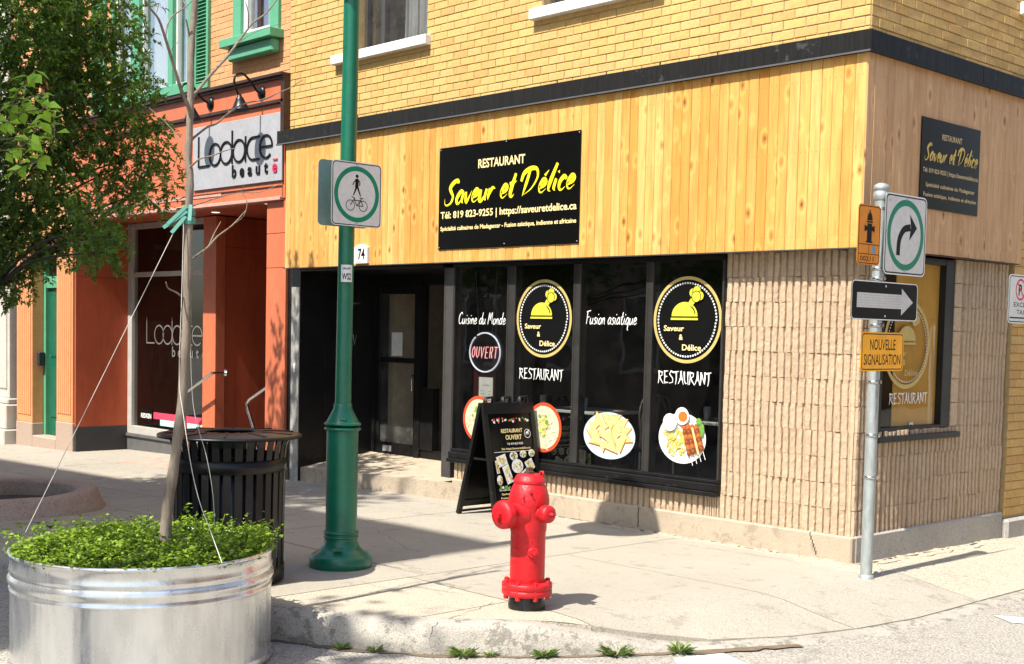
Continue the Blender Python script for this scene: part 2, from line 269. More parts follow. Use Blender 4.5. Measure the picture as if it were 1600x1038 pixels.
# ---------------------------------------------------------------- mesh helpers
def wloc(o):
    l = Vector((0, 0, 0))
    while o: l += o.location; o = o.parent
    return l
class MB:
    def __init__(s): s.v = []; s.f = []; s.m = []; s.sm = []; s.mi = 0; s.smooth = False
    def add(s, vs, fs, smooth=None):
        o = len(s.v); s.v += [tuple(x) for x in vs]; s.f += [tuple(i+o for i in f) for f in fs]
        s.m += [s.mi]*len(fs); s.sm += [s.smooth if smooth is None else smooth]*len(fs); return s
    def box(s, x0, x1, y0, y1, z0, z1):
        if x0 > x1: x0, x1 = x1, x0
        if y0 > y1: y0, y1 = y1, y0
        if z0 > z1: z0, z1 = z1, z0
        return s.add([(x0, y0, z0), (x1, y0, z0), (x1, y1, z0), (x0, y1, z0), (x0, y0, z1), (x1, y0, z1), (x1, y1, z1), (x0, y1, z1)],
                     [(0, 3, 2, 1), (4, 5, 6, 7), (0, 1, 5, 4), (1, 2, 6, 5), (2, 3, 7, 6), (3, 0, 4, 7)])
    def bbox(s, x0, x1, y0, y1, z0, z1, b=0.004):
        """box with chamfered front and side edges"""
        if x0 > x1: x0, x1 = x1, x0
        if y0 > y1: y0, y1 = y1, y0
        if z0 > z1: z0, z1 = z1, z0
        X = (x0, x0+b, x1-b, x1); Y = (y0, y0+b, y1-b, y1); Z = (z0, z0+b, z1-b, z1); idx = {}; vs = []; fs = []
        def V(i, j, k):
            if (i, j, k) not in idx: idx[(i, j, k)] = len(vs); vs.append((X[i], Y[j], Z[k]))
            return idx[(i, j, k)]
        for a in (0, 3):
            c = [(1, 1), (2, 1), (2, 2), (1, 2)]
            if a == 0: c = c[::-1]
            fs.append([V(a, p, q) for p, q in c]); fs.append([V(q, a, p) for p, q in c]); fs.append([V(p, q, a) for p, q in c])
        for a in (0, 3):
            for b2 in (0, 3):
                ia = 1 if a == 0 else 2; ib = 1 if b2 == 0 else 2
                fl = (a == 0) != (b2 == 0)
                for q in ([V(a, ib, 1), V(ia, b2, 1), V(ia, b2, 2), V(a, ib, 2)],
                          [V(1, a, ib), V(1, ia, b2), V(2, ia, b2), V(2, a, ib)],
                          [V(ib, 1, a), V(b2, 1, ia), V(b2, 2, ia), V(ib, 2, a)]):
                    fs.append(q[::-1] if fl else q)
                for c in (0, 3):
                    ic = 1 if c == 0 else 2
                    t = [V(a, ib, ic), V(ia, b2, ic), V(ia, ib, c)]
                    if ((a == 0)+(b2 == 0)+(c == 0)) % 2 == 1: t = t[::-1]
                    fs.append(t)
        return s.add(vs, fs)
    def obox(s, c, ax, ay, az, hx, hy, hz):
        vs = []
        for k in (-1, 1):
            for (i, j) in ((-1, -1), (1, -1), (1, 1), (-1, 1)): vs.append(Vector(c)+ax*(i*hx)+ay*(j*hy)+az*(k*hz))
        return s.add(vs, [(0, 3, 2, 1), (4, 5, 6, 7), (0, 1, 5, 4), (1, 2, 6, 5), (2, 3, 7, 6), (3, 0, 4, 7)])
    def tube(s, pts, rad, n=8, caps=True, smooth=True):
        pts = [Vector(p) for p in pts]; k = len(pts)
        rad = [rad]*k if not isinstance(rad, (list, tuple)) else rad
        vs = []; ref = Vector((0, 0, 1)); t0 = (pts[1]-pts[0]).normalized()
        if abs(t0.z) > 0.9: ref = Vector((1, 0, 0))
        nx = t0.cross(ref).normalized()
        for i in range(k):
            t = (pts[min(i+1, k-1)]-pts[max(i-1, 0)]).normalized()
            nx = (nx - t*nx.dot(t)).normalized(); ny = t.cross(nx)
            for j in range(n):
                a = 2*math.pi*j/n; vs.append(pts[i]+(nx*math.cos(a)+ny*math.sin(a))*rad[i])
        fs = [(i*n+j, i*n+(j+1) % n, (i+1)*n+(j+1) % n, (i+1)*n+j) for i in range(k-1) for j in range(n)]
        s.add(vs, fs, smooth)
        if caps:
            s.add(vs[:n], [tuple(range(n))[::-1]], False); s.add(vs[-n:], [tuple(range(n))], False)
        return s
    def lathe(s, prof, c=(0, 0, 0), n=32, axis=(0, 0, 1), smooth=True, wob=None, closed=True):
        c = Vector(c); az = Vector(axis).normalized(); ax = az.cross(Vector((0, 0, 1)) if abs(az.z) < 0.9 else Vector((1, 0, 0))).normalized(); ay = az.cross(ax)
        vs = []
        for r, z in prof:
            for j in range(n):
                a = 2*math.pi*j/n; rr = r*(1+(wob(a, z) if wob else 0))
                vs.append(c+az*z+(ax*math.cos(a)+ay*math.sin(a))*rr)
        fs = [(i*n+j, i*n+(j+1) % n, (i+1)*n+(j+1) % n, (i+1)*n+j) for i in range(len(prof)-1) for j in range(n)]
        s.add(vs, fs, smooth)
        if closed:
            s.add(vs[:n], [tuple(range(n))[::-1]], False); s.add(vs[-n:], [tuple(range(n))], False)
        return s
    def prism(s, poly, ext, dirv):
        """poly: list of 3-D points, extruded by dirv*ext"""
        n = len(poly); d = Vector(dirv)*ext; vs = [Vector(p) for p in poly]; vs += [v+d for v in vs]
        return s.add(vs, [tuple(range(n))[::-1], tuple(range(n, 2*n))]+[(i, (i+1) % n, n+(i+1) % n, n+i) for i in range(n)])
    def build(s, name, mats, parent=None, local=False, loc=None, kind=None, label=None):
        me = bpy.data.meshes.new(name); off = Vector((0, 0, 0)) if (local or parent is None) else wloc(parent)
        vs = [(v[0]-off.x, v[1]-off.y, v[2]-off.z) for v in s.v]
        me.from_pydata(vs, [], s.f); me.update()
        for m in (mats if isinstance(mats, (list, tuple)) else [mats]): me.materials.append(M[m] if isinstance(m, str) else m)
        me.polygons.foreach_set('material_index', s.m); me.polygons.foreach_set('use_smooth', s.sm)
        o = bpy.data.objects.new(name, me); S.collection.objects.link(o)
        if parent: o.parent = parent
        if loc is not None: o.location = loc
        if kind: o['kind'] = kind
        if label: o['label'] = label
        return o
def thing(name, label, cat, loc=(0, 0, 0), group=None, rz=0):
    o = bpy.data.objects.new(name, None); o.location = loc; o.rotation_euler = (0, 0, rz); o.empty_display_size = 0.2
    S.collection.objects.link(o); o['label'] = label; o['category'] = cat
    if group: o['group'] = group
    return o
def tag(o, label, cat, group=None):
    o['label'] = label; o['category'] = cat
    if group: o['group'] = group
    return o
def inst(me, name, parent, loc, scale=None, rz=0):
    o = bpy.data.objects.new(name, me); S.collection.objects.link(o); o.parent = parent; o.location = Vector(loc)-wloc(parent)
    if scale: o.scale = scale
    if rz: o.rotation_euler = (0, 0, rz)
    return o
def mk(m): return MB()
# ---------------------------------------------------------------- lettering
_tc = {}
def text_geo(s, bold=0.0):
    k = (s, bold)
    if k in _tc: return _tc[k]
    cu = bpy.data.curves.new('lettering', 'FONT'); cu.body = s; cu.offset = bold; cu.resolution_u = 3
    ob = bpy.data.objects.new('lettering', cu); S.collection.objects.link(ob)
    dg = bpy.context.evaluated_depsgraph_get(); me = bpy.data.meshes.new_from_object(ob.evaluated_get(dg))
    v = [tuple(x.co[:2]) for x in me.vertices]; f = [tuple(p.vertices) for p in me.polygons]
    bpy.data.objects.remove(ob); bpy.data.curves.remove(cu); bpy.data.meshes.remove(me)
    xs = [a[0] for a in v]; ys = [a[1] for a in v]
    _tc[k] = (v, f, (min(xs), max(xs), min(ys), max(ys))); return _tc[k]
def smooth_line(pts, k=5):
    if len(pts) < 3: return pts
    out = []; P = [pts[0]]+list(pts)+[pts[-1]]
    for i in range(1, len(P)-2):
        p0, p1, p2, p3 = P[i-1], P[i], P[i+1], P[i+2]
        for j in range(k):
            t = j/k
            out.append(tuple(0.5*(2*p1[a]+(p2[a]-p0[a])*t+(2*p0[a]-5*p1[a]+4*p2[a]-p3[a])*t*t+(3*p1[a]-p0[a]-3*p2[a]+p3[a])*t**3) for a in range(len(p1))))
    out.append(tuple(pts[-1])); return out
class Dec:
    """flat print on a plane: origin, unit axes u and v, normal n; metres"""
    def __init__(s, o, u, v, lift=0.0015):
        s.o = Vector(o); s.u = Vector(u).normalized(); s.v = Vector(v).normalized(); s.n = s.u.cross(s.v).normalized()
        s.mb = MB(); s.mats = []; s.h = lift
    def mat(s, m):
        if m not in s.mats: s.mats.append(m)
        s.mb.mi = s.mats.index(m)
    def put(s, vs, fs, m):
        s.mat(m); s.h += 0.00012
        s.mb.add([s.o+s.u*a+s.v*b+s.n*s.h for a, b in vs], fs)
    def poly(s, pts, m): s.put(pts, [tuple(range(len(pts)))], m)
    def rect(s, x0, y0, x1, y1, m): s.poly([(x0, y0), (x1, y0), (x1, y1), (x0, y1)], m)
    def rrect(s, x0, y0, x1, y1, r, m):
        p = []
        for cx, cy, a0 in ((x1-r, y0+r, -90), (x1-r, y1-r, 0), (x0+r, y1-r, 90), (x0+r, y0+r, 180)):
            for k in range(6): a = math.radians(a0+18*k); p.append((cx+r*math.cos(a), cy+r*math.sin(a)))
        s.poly(p, m)
    def disc(s, x, y, r, m, n=40, ry=None, a0=0, a1=360, rot=0):
        ry = ry or r; c, q = math.cos(rot), math.sin(rot); pts = []
        for k in range(n+(a1-a0 < 360)):
            a = math.radians(a0+(a1-a0)*k/n); px, py = r*math.cos(a), ry*math.sin(a); pts.append((x+px*c-py*q, y+px*q+py*c))
        s.poly(pts, m)
    def ring(s, x, y, r1, r0, m, n=64, a0=0, a1=360):
        vs = []; k = n+1
        for i in range(k):
            a = math.radians(a0+(a1-a0)*i/n); vs += [(x+r0*math.cos(a), y+r0*math.sin(a)), (x+r1*math.cos(a), y+r1*math.sin(a))]
        s.put(vs, [(2*i, 2*i+1, 2*i+3, 2*i+2) for i in range(n)], m)
    def stroke(s, pts, w, m, sm=True):
        """w: width, or list of widths per control point"""
        ww = [w]*len(pts) if not isinstance(w, (list, tuple)) else w
        p = [(a[0], a[1], b) for a, b in zip(pts, ww)]
        if sm: p = smooth_line(p)
        vs = []
        for i in range(len(p)):
            a = p[max(i-1, 0)]; b = p[min(i+1, len(p)-1)]; dx, dy = b[0]-a[0], b[1]-a[1]; l = math.hypot(dx, dy) or 1
            nx, ny = -dy/l*p[i][2]/2, dx/l*p[i][2]/2; vs += [(p[i][0]+nx, p[i][1]+ny), (p[i][0]-nx, p[i][1]-ny)]
        s.put(vs, [(2*i, 2*i+1, 2*i+3, 2*i+2) for i in range(len(p)-1)], m)
    def text(s, t, x, y, h=None, w=None, m='ink', bold=0.0, align='l', shear=0.0, slope=0.0, caph=0.73):
        """baseline at y, cap height h; w forces total width"""
        v, f, bb = text_geo(t, bold); sy = h/caph; sx = sy if w is None else w/(bb[1]-bb[0])
        W = (bb[1]-bb[0])*sx; x0 = x if align == 'l' else (x-W/2 if align == 'c' else x-W)
        s.put([(x0+(a-bb[0])*sx+b*sy*shear, y+b*sy+slope*(a-bb[0])*sx) for a, b in v], f, m)
    def script(s, t, x, y, h, w, m, wt=0.11, slant=0.12, thin=0.6, slope=0.0, table=None):
        tab = table or SCRIPT; total = sum(tab[c][1] if c in tab else 0.28 for c in t); sx = w/total; cx = 0
        for c in t:
            if c not in tab: cx += 0.28; continue
            for st in tab[c][0]:
                n = len(st); ws = [h*wt*(1.0-(1-thin)*abs(2*i/(n-1)-0.55) if n > 1 else 1) for i in range(n)]
                if table: ws = [h*wt*(1.25-0.8*i/(n-1)) for i in range(n)]
                s.stroke([(x+(cx+a)*sx+b*h*slant, y+b*h+slope*(cx+a)*sx) for a, b in st], ws, m, sm=(table is None))
            cx += tab[c][1]
    def build(s, name, parent=None, **k): return s.mb.build(name, s.mats, parent, **k)
_e = [(.04, .2), (.25, .28), (.3, .42), (.18, .5), (.05, .3), (.06, .08), (.18, 0), (.38, .14)]
_bowl = [(.38, .42), (.22, .5), (.04, .24), (.1, .02), (.26, .1), (.38, .42)]
SCRIPT = {
 'S': ([[(.62, .86), (.56, .98), (.36, .92), (.2, .72), (.3, .52), (.42, .34), (.36, .1), (.16, 0), (.02, .08), (-.02, .28)]], .62),
 'a': ([_bowl, [(.38, .44), (.33, .14), (.42, 0)]], .48), 'v': ([[(.02, .46), (.12, .02), (.34, .48)]], .38),
 'e': ([_e], .42), 'é': ([_e, [(.22, .64), (.38, .84)]], .42),
 'u': ([[(.04, .46), (.02, .1), (.12, 0), (.28, .2), (.34, .46)], [(.34, .46), (.3, .1), (.38, 0)]], .46),
 'r': ([[(.05, .46), (.03, .2), (.02, 0)], [(.04, .22), (.18, .46), (.34, .42)]], .36),
 't': ([[(.24, .9), (.12, .3), (.12, .05), (.22, 0), (.3, .1)], [(0, .52), (.16, .54), (.34, .6)]], .36),
 'D': ([[(.3, .92), (.2, .4), (.1, -.04)], [(-.06, .55), (.02, .85), (.3, 1.0), (.62, .95), (.72, .62), (.5, .22), (.14, 0)]], .86),
 'l': ([[(.32, 1.05), (.12, .4), (.08, .08), (.2, 0)]], .28), 'i': ([[(.1, .46), (.05, .12), (.14, 0)], [(.17, .68), (.2, .76)]], .24),
 'c': ([[(.36, .4), (.22, .5), (.06, .3), (.08, .06), (.2, 0), (.36, .12)]], .4),
 'C': ([[(.5, .82), (.38, 1), (.12, .75), (.04, .35), (.14, .02), (.36, .05), (.5, .2)]], .54),
 's': ([[(.3, .44), (.16, .48), (.1, .34), (.24, .18), (.16, .0), (.0, .05)]], .34),
 'n': ([[(.05, .46), (.04, .2), (.03, 0)], [(.04, .2), (.2, .46), (.3, .4), (.3, .08), (.38, 0)]], .44),
 'd': ([_bowl, [(.5, 1.0), (.38, .4), (.34, .1), (.42, 0)]], .5), 'o': ([[(.2, .48), (.05, .3), (.06, .06), (.2, 0), (.34, .2), (.32, .42), (.2, .48)]], .42),
 'M': ([[(.0, 0), (.06, .5), (.16, .98), (.24, .6), (.28, .35), (.38, .7), (.52, 1.0), (.54, .5), (.56, .04)]], .68),
 'F': ([[(.12, .95), (.1, .5), (.06, .0)], [(.0, .92), (.2, .96), (.5, 1.02)], [(.08, .5), (.2, .52), (.38, .56)]], .5),
 'q': ([_bowl, [(.38, .45), (.32, 0), (.28, -.34), (.38, -.42)]], .48)}
WEDGE = {
 'R': ([[(.08, 1), (.1, .5), (.02, -.05)], [(0, .95), (.42, .88), (.4, .62), (.1, .5)], [(.15, .52), (.3, .25), (.55, -.05)]], .6),
 'E': ([[(.06, 1), (.1, .5), (.06, .02)], [(0, .95), (.45, 1.0)], [(.08, .52), (.38, .55)], [(.04, .04), (.48, .06)]], .55),
 'S': ([[(.45, .9), (.2, 1), (.05, .75), (.4, .4), (.4, .1), (.02, 0)]], .52),
 'T': ([[(-.02, .9), (.5, 1.0)], [(.24, .98), (.26, .4), (.18, -.08)]], .5),
 'A': ([[(.25, 1.05), (.18, .4), (-.04, -.02)], [(.22, .95), (.36, .4), (.5, -.05)], [(.08, .35), (.4, .38)]], .54),
 'U': ([[(.02, 1), (.06, .3), (.2, .02), (.36, .1)], [(.42, 1.0), (.4, .5), (.46, -.06)]], .56),
 'N': ([[(.04, 1), (.06, .4), (0, -.05)], [(.06, .95), (.25, .5), (.44, .05)], [(.44, 1.02), (.46, .5), (.42, .05)]], .58)}
# ================================================================ GROUND
def sm(t): t = max(0.0, min(1.0, t)); return t*t*(3-2*t)
KERB = [(-34, -4.85), (-20, -4.85), (-9, -4.85), (-5.5, -4.85), (-3.2, -4.85), (-2.2, -4.62), (-1.4, -4.33), (-0.85, -4.08), (-0.40, -3.76), (0.0, -3.34), (0.38, -2.92), (0.70, -2.50), (0.95, -2.00), (1.10, -1.45), (1.18, -0.85), (1.18, -0.2), (1.16, 0.6), (1.15, 2.0), (1.15, 6), (1.15, 24)]
def kd(x, y):
    best = 9
    for (a, b), (c, d) in zip(KERB[4:-1], KERB[5:]):
        dx, dy = c-a, d-b; t = max(0, min(1, ((x-a)*dx+(y-b)*dy)/(dx*dx+dy*dy))); best = min(best, math.hypot(x-a-t*dx, y-b-t*dy))
    return best
def base_z(x, y): return 0.0245*min(0.0, x+3.5) - 0.012*max(0.0, y)*(1 if x > -0.5 else 0)
def gz(x, y):
    z = base_z(x, y); wgt = sm((x+0.15)/0.8)
    if wgt > 0: z -= 0.12*wgt*(1-sm(kd(x, y)/0.95))
    return z
def rz_(x, y): return base_z(x, min(y, 12)) - 0.175 + 0.045*sm((x+0.2)/1.1)
# road: one sheet out to the horizon
xs = [-90, -60, -34, -20, -12]+[-9+0.6*i for i in range(28)]+[9, 12, 20, 40, 90]; ys = [-90, -50, -26, -16, -12]+[-10+0.6*i for i in range(30)]+[10, 16, 24, 50, 90]
mb = MB(); vs = [(x, y, rz_(max(x, -34), y)) for y in ys for x in xs]; nx = len(xs)
mb.add(vs, [(j*nx+i, j*nx+i+1, (j+1)*nx+i+1, (j+1)*nx+i) for j in range(len(ys)-1) for i in range(nx-1)], True)
mb.build('road', 'road', kind='structure')
# painted markings on the road
def roadpoly(pts, name):
    m_ = MB(); m_.add([(x, y, rz_(x, y)+0.006) for x, y in pts], [tuple(range(len(pts)))]); return m_.build(name, 'paint', kind='structure')
roadpoly([(1.28, -0.30), (1.46, -0.42), (2.9, 0.4), (2.7, 0.55)], 'road_marking')
rq = [G(*q, -.15) for q in ((1052, 1034), (1130, 1027), (1330, 1120), (1120, 1150))]; roadpoly([(p.x, p.y) for p in rq], 'road_marking')
# sidewalk: one piece with slabs
walk = bpy.data.objects.new('sidewalk', None); S.collection.objects.link(walk); walk['kind'] = 'structure'
inner = []
for i, (x, y) in enumerate(KERB):
    a = KERB[max(i-1, 0)]; b = KERB[min(i+1, len(KERB)-1)]; t = Vector((b[0]-a[0], b[1]-a[1], 0)).normalized(); n = Vector((-t.y, t.x, 0))
    inner.append((x+n.x*0.16, y+n.y*0.16))
region = inner+[(-34, 24)]
def clip(poly, a, b, c):   # keep a*x+b*y<=c
    out = []
    for i in range(len(poly)):
        p, q = poly[i], poly[(i+1) % len(poly)]; fp, fq = a*p[0]+b*p[1]-c, a*q[0]+b*q[1]-c
        if fp <= 0: out.append(p)
        if fp*fq < 0: t = fp/(fp-fq); out.append((p[0]+t*(q[0]-p[0]), p[1]+t*(q[1]-p[1])))
    return out
def slab(x0, x1, y0, y1, m, g=0.006, name='slab', dz=0.0):
    st = 0.22; 
    P0 = region
    for (a, b, c) in ((-1, 0, -(x0+g)), (1, 0, x1-g), (0, -1, -(y0+g)), (0, 1, y1-g)): P0 = clip(P0, a, b, c)
    if len(P0) < 3: return
    m_ = MB(); st = 0.2 if (x1 > -2 and y0 < 1) else 1.0
    nx = max(1, int((x1-x0)/st)); ny = max(1, int((y1-y0)/st))
    for i in range(nx):
        for j in range(ny):
            a0, a1 = x0+(x1-x0)*i/nx, x0+(x1-x0)*(i+1)/nx; b0, b1 = y0+(y1-y0)*j/ny, y0+(y1-y0)*(j+1)/ny
            Q = P0
            for (a, b, c) in ((-1, 0, -a0), (1, 0, a1), (0, -1, -b0), (0, 1, b1)): Q = clip(Q, a, b, c)
            if len(Q) >= 3: m_.add([(x, y, gz(x, y)+dz) for x, y in Q], [tuple(range(len(Q)))], True)
    # rim of the slab going down
    n = len(P0)
    m_.add([(x, y, gz(x, y)+dz) for x, y in P0]+[(x, y, gz(x, y)-0.05) for x, y in P0], [(i, n+i, n+(i+1) % n, (i+1) % n) for i in range(n)], False)
    o = m_.build(name, m, walk)
xl = [-34, -24, -19, -15.9, -13.4, -11.0, -8.6, -6.2, -3.9, -1.6]
for a, b in zip(xl[:-1], xl[1:]):
    ym = -2.05 if b < -5 else -2.85
    slab(a, b, -6, ym, 'walk'); slab(a, b, ym, 1.6, 'walk')
slab(-1.6, -0.6, -6, -2.98, 'walk_agg'); slab(-0.6, 2, -6, -2.98, 'walk_agg', 0.004)
slab(-1.6, 2, -2.98, -1.45, 'walk', 0.003); slab(-1.6, 2, -1.45, 0.02, 'walk', 0.003); slab(0.0, 2, 0.02, 2.9, 'walk_agg', 0.003); slab(0.0, 2, 2.9, 8, 'walk_agg'); slab(0, 2, 8, 24, 'walk_agg')
# bed under the joints
mb = MB(); P = [(x, y) for x, y in region]
for a, b in zip([-34, -20, -10, -3.5, -1.6, -0.6, 0.2], [-20, -10, -3.5, -1.6, -0.6, 0.2, 1.3]):
    Q = clip(clip(P, -1, 0, -a), 1, 0, b); 
    for y0, y1 in ((-6, -4), (-4, -3), (-3, -2), (-2, -1), (-1, 0), (0, 3), (3, 24)):
        q = clip(clip(Q, 0, -1, -y0), 0, 1, y1)
        if len(q) > 2: mb.add([(x, y, gz(x, y)-0.026) for x, y in q], [tuple(range(len(q)))])
mb.build('joint_bed', 'gap', walk, kind='stuff')
# fine cracks wandering over the concrete
rr = random.Random(3); mb = MB()
for (x0, y0), (x1, y1) in (((-2.19, -2.86), (-1.60, -2.78)), ((-7.3, -1.75), (-6.2, -1.5)), ((-0.35, -4.0), (-0.62, -3.1)), ((-1.5, -0.35), (-0.2, -0.22)), ((-5.6, -1.2), (-4.7, -0.5)), ((-3.4, -1.9), (-2.4, -2.3))):
    pts = [(x0+(x1-x0)*i/14+rr.uniform(-.02, .02), y0+(y1-y0)*i/14+rr.uniform(-.02, .02)) for i in range(15)]
    for i in range(14):
        (a, b), (c, d) = pts[i], pts[i+1]; wd = 0.0018*rr.uniform(.4, 1.5); l = math.hypot(c-a, d-b); nx_, ny_ = -(d-b)/l*wd, (c-a)/l*wd
        mb.add([(a+nx_, b+ny_, gz(a, b)+.002), (a-nx_, b-ny_, gz(a, b)+.002), (c-nx_, d-ny_, gz(c, d)+.002), (c+nx_, d+ny_, gz(c, d)+.002)], [(0, 1, 2, 3)])
mb.build('crack', 'gap', walk, kind='stuff')
# kerb: stones with a broken rounded edge
kerb = bpy.data.objects.new('kerb', None); S.collection.objects.link(kerb); kerb['kind'] = 'structure'
dense = []
for i in range(len(KERB)-1):
    (a, b), (c, d) = KERB[i], KERB[i+1]; L = math.hypot(c-a, d-b); n = max(1, int(L/(0.05 if i >= 4 and i < 17 else 1.5)))
    for j in range(n): dense.append((a+(c-a)*j/n, b+(d-b)*j/n))
dense.append(KERB[-1]); prof = [(0.175, -.001), (0.14, .004), (0.09, .006), (0.05, 0.0), (0.02, -.016), (0.004, -.045), (-0.012, -.09), (-0.022, -.14), (-0.03, -.22), (-0.03, -.3)]
rr = random.Random(5); lo = 0; ll = [0]
for i in range(1, len(dense)): ll.append(ll[-1]+math.hypot(dense[i][0]-dense[i-1][0], dense[i][1]-dense[i-1][1]))
def n1(t, s): # cheap value noise
    i = math.floor(t); f = t-i; g = lambda k: random.Random(int(k)*7919+s).uniform(-1, 1); f = f*f*(3-2*f); return g(i)*(1-f)+g(i+1)*f
rows = []
for i, (x, y) in enumerate(dense):
    a = dense[max(i-1, 0)]; b = dense[min(i+1, len(dense)-1)]; t = Vector((b[0]-a[0], b[1]-a[1], 0)).normalized(); n = Vector((-t.y, t.x, 0))
    zt = gz(x, y); zr = rz_(x, y); hh = max(0.012, zt-zr); row = []; brk = 0.02*n1(ll[i]*2.2, 1)+0.012*n1(ll[i]*9, 2)
    for k, (o, dz) in enumerate(prof):
        q = 0.35+0.65*min(1, hh/0.17); jo = 0.011*(k > 0)*n1(ll[i]*11+k*3.1, 11+k)+(brk if 2 < k < 8 else 0); jz = 0.006*n1(ll[i]*13+k, 31+k)*(k > 0)
        row.append((x+n.x*(o+jo), y+n.y*(o+jo), zt+dz*q*1.0+jz if k < 8 else zt+dz))
    rows.append(row)
K = len(prof); seg = []; cut = 0
while cut < len(dense)-1:
    e = cut+1
    while e < len(dense)-1 and ll[e]-ll[cut] < 1.15: e += 1
    m_ = MB(); vs = [v for r_ in rows[cut:e+1] for v in r_]
    m_.add(vs, [(i*K+k, i*K+k+1, (i+1)*K+k+1, (i+1)*K+k) for i in range(e-cut) for k in range(K-1)], True)
    m_.build('kerb_stone', 'kerb', kerb); cut = e
mb = MB(); vs = []; g0 = [i for i, q in enumerate(dense) if -4 < q[0] < .95 and q[1] < -1.9]
for i in g0:
    x, y = dense[i]; a = dense[max(i-1, 0)]; b = dense[min(i+1, len(dense)-1)]; t = Vector((b[0]-a[0], b[1]-a[1], 0)).normalized(); n = Vector((-t.y, t.x, 0))
    for o in (.02, -.045-.045*(.5+.5*n1(ll[i]*5, 71))-.02*n1(ll[i]*17, 72)): px_, py_ = x+n.x*o, y+n.y*o; vs.append((px_, py_, rz_(px_, py_)+.005))
mb.add(vs, [(2*i, 2*i+1, 2*i+3, 2*i+2) for i in range(len(g0)-1)], True); mb.build('gutter_dirt', 'gutter', kind='structure')
# broken mortar where the foundation meets the concrete
mb = MB(); rr = random.Random(9)
def lumps(p, q, n, w0, s0=0.05):
    for i in range(n):
        t = rr.random(); x = p[0]+(q[0]-p[0])*t; y = p[1]+(q[1]-p[1])*t; nx_, ny_ = q[1]-p[1], -(q[0]-p[0]); l = math.hypot(nx_, ny_); o = rr.uniform(0, w0)
        x += nx_/l*o; y += ny_/l*o; s_ = rr.uniform(.4, 1)*s0; h = s_*rr.uniform(.12, .3)*(1-o/w0*.6); k = 7; z = gz(x, y)
        ring = [(x+s_*rr.uniform(.6, 1.3)*math.cos(6.283*j/k), y+s_*rr.uniform(.5, 1.0)*math.sin(6.283*j/k)) for j in range(k)]
        mb.add([(a, b, z-.004) for a, b in ring]+[(x+(a-x)*.6, y+(b-y)*.6, z+h*rr.uniform(.7, 1.2)) for a, b in ring], [(j, (j+1) % k, k+(j+1) % k, k+j) for j in range(k)]+[tuple(range(k, 2*k))], False)
def seam(p, q, wmin, wmax, mat, name, lift=.003, n=70, jit=.02):
    r = random.Random(17); m_ = MB(); vs = []; L = math.hypot(q[0]-p[0], q[1]-p[1]); ux, uy = (q[0]-p[0])/L, (q[1]-p[1])/L
    for i in range(n+1):
        t = i/n; o = jit*n1(t*14, 3); w_ = wmin+(wmax-wmin)*(.5+.5*n1(t*23, 5)); x, y = p[0]+ux*L*t, p[1]+uy*L*t
        for s_ in (o, o+w_): a, b = x+uy*s_, y-ux*s_; vs.append((a, b, gz(a, b)+lift))
    m_.add(vs, [(2*i, 2*i+1, 2*i+3, 2*i+2) for i in range(n)]); m_.build(name, mat, kind='structure')
seam((-3.2, -.02), (-.02, -.035), .0, .022, 'gap', 'base_gap', .004); seam((.045, .0), (.045, 2.4), .0, .03, 'gap', 'base_gap', .004)
seam((.13, .15), (.15, 2.3), .0, .012, 'gap', 'base_gap', .0045, 60, .03)
lumps((-2.4, -0.012), (0.12, -0.012), 150, 0.09); lumps((-0.35, -0.01), (0.3, -0.06), 80, 0.2, 0.07); lumps((0.02, -0.1), (0.02, 2.4), 120, 0.13, 0.06); lumps((-4.6, -0.01), (-2.4, -0.01), 60, 0.05, 0.03)
mb.build('broken_mortar', 'found', kind='stuff')
# ================================================================ RESTAURANT BUILDING
def proj(p):
    v = Vector(p)-CAMLOC; w_ = v.dot(_f)
    if w_ <= 0.1: return (-9999, -9999, 1)
    return (CX+F*v.dot(_r)/w_, CY-F*v.dot(_u)/w_, w_)
def brick_mesh(name, L, H, D, m, seed, ch=0.004):
    r = random.Random(seed); j = lambda a=0.0012: r.uniform(-a, a); a, b = L/2, H/2
    back = [(-a, 0, -b), (a, 0, -b), (a, 0, b), (-a, 0, b)]; mid = [(x+j(), -D+ch, z+j()) for x, _, z in back]
    fr = [(x*(1-ch/a)+j(), -D+j(.0015), z*(1-ch/b)+j()) for x, _, z in back]
    m_ = MB(); m_.add(back+mid+fr, [(i, (i+1) % 4, 4+(i+1) % 4, 4+i) for i in range(4)]+[(4+i, 4+(i+1) % 4, 8+(i+1) % 4, 8+i) for i in range(4)]+[(8, 9, 10, 11)])
    return m_, m
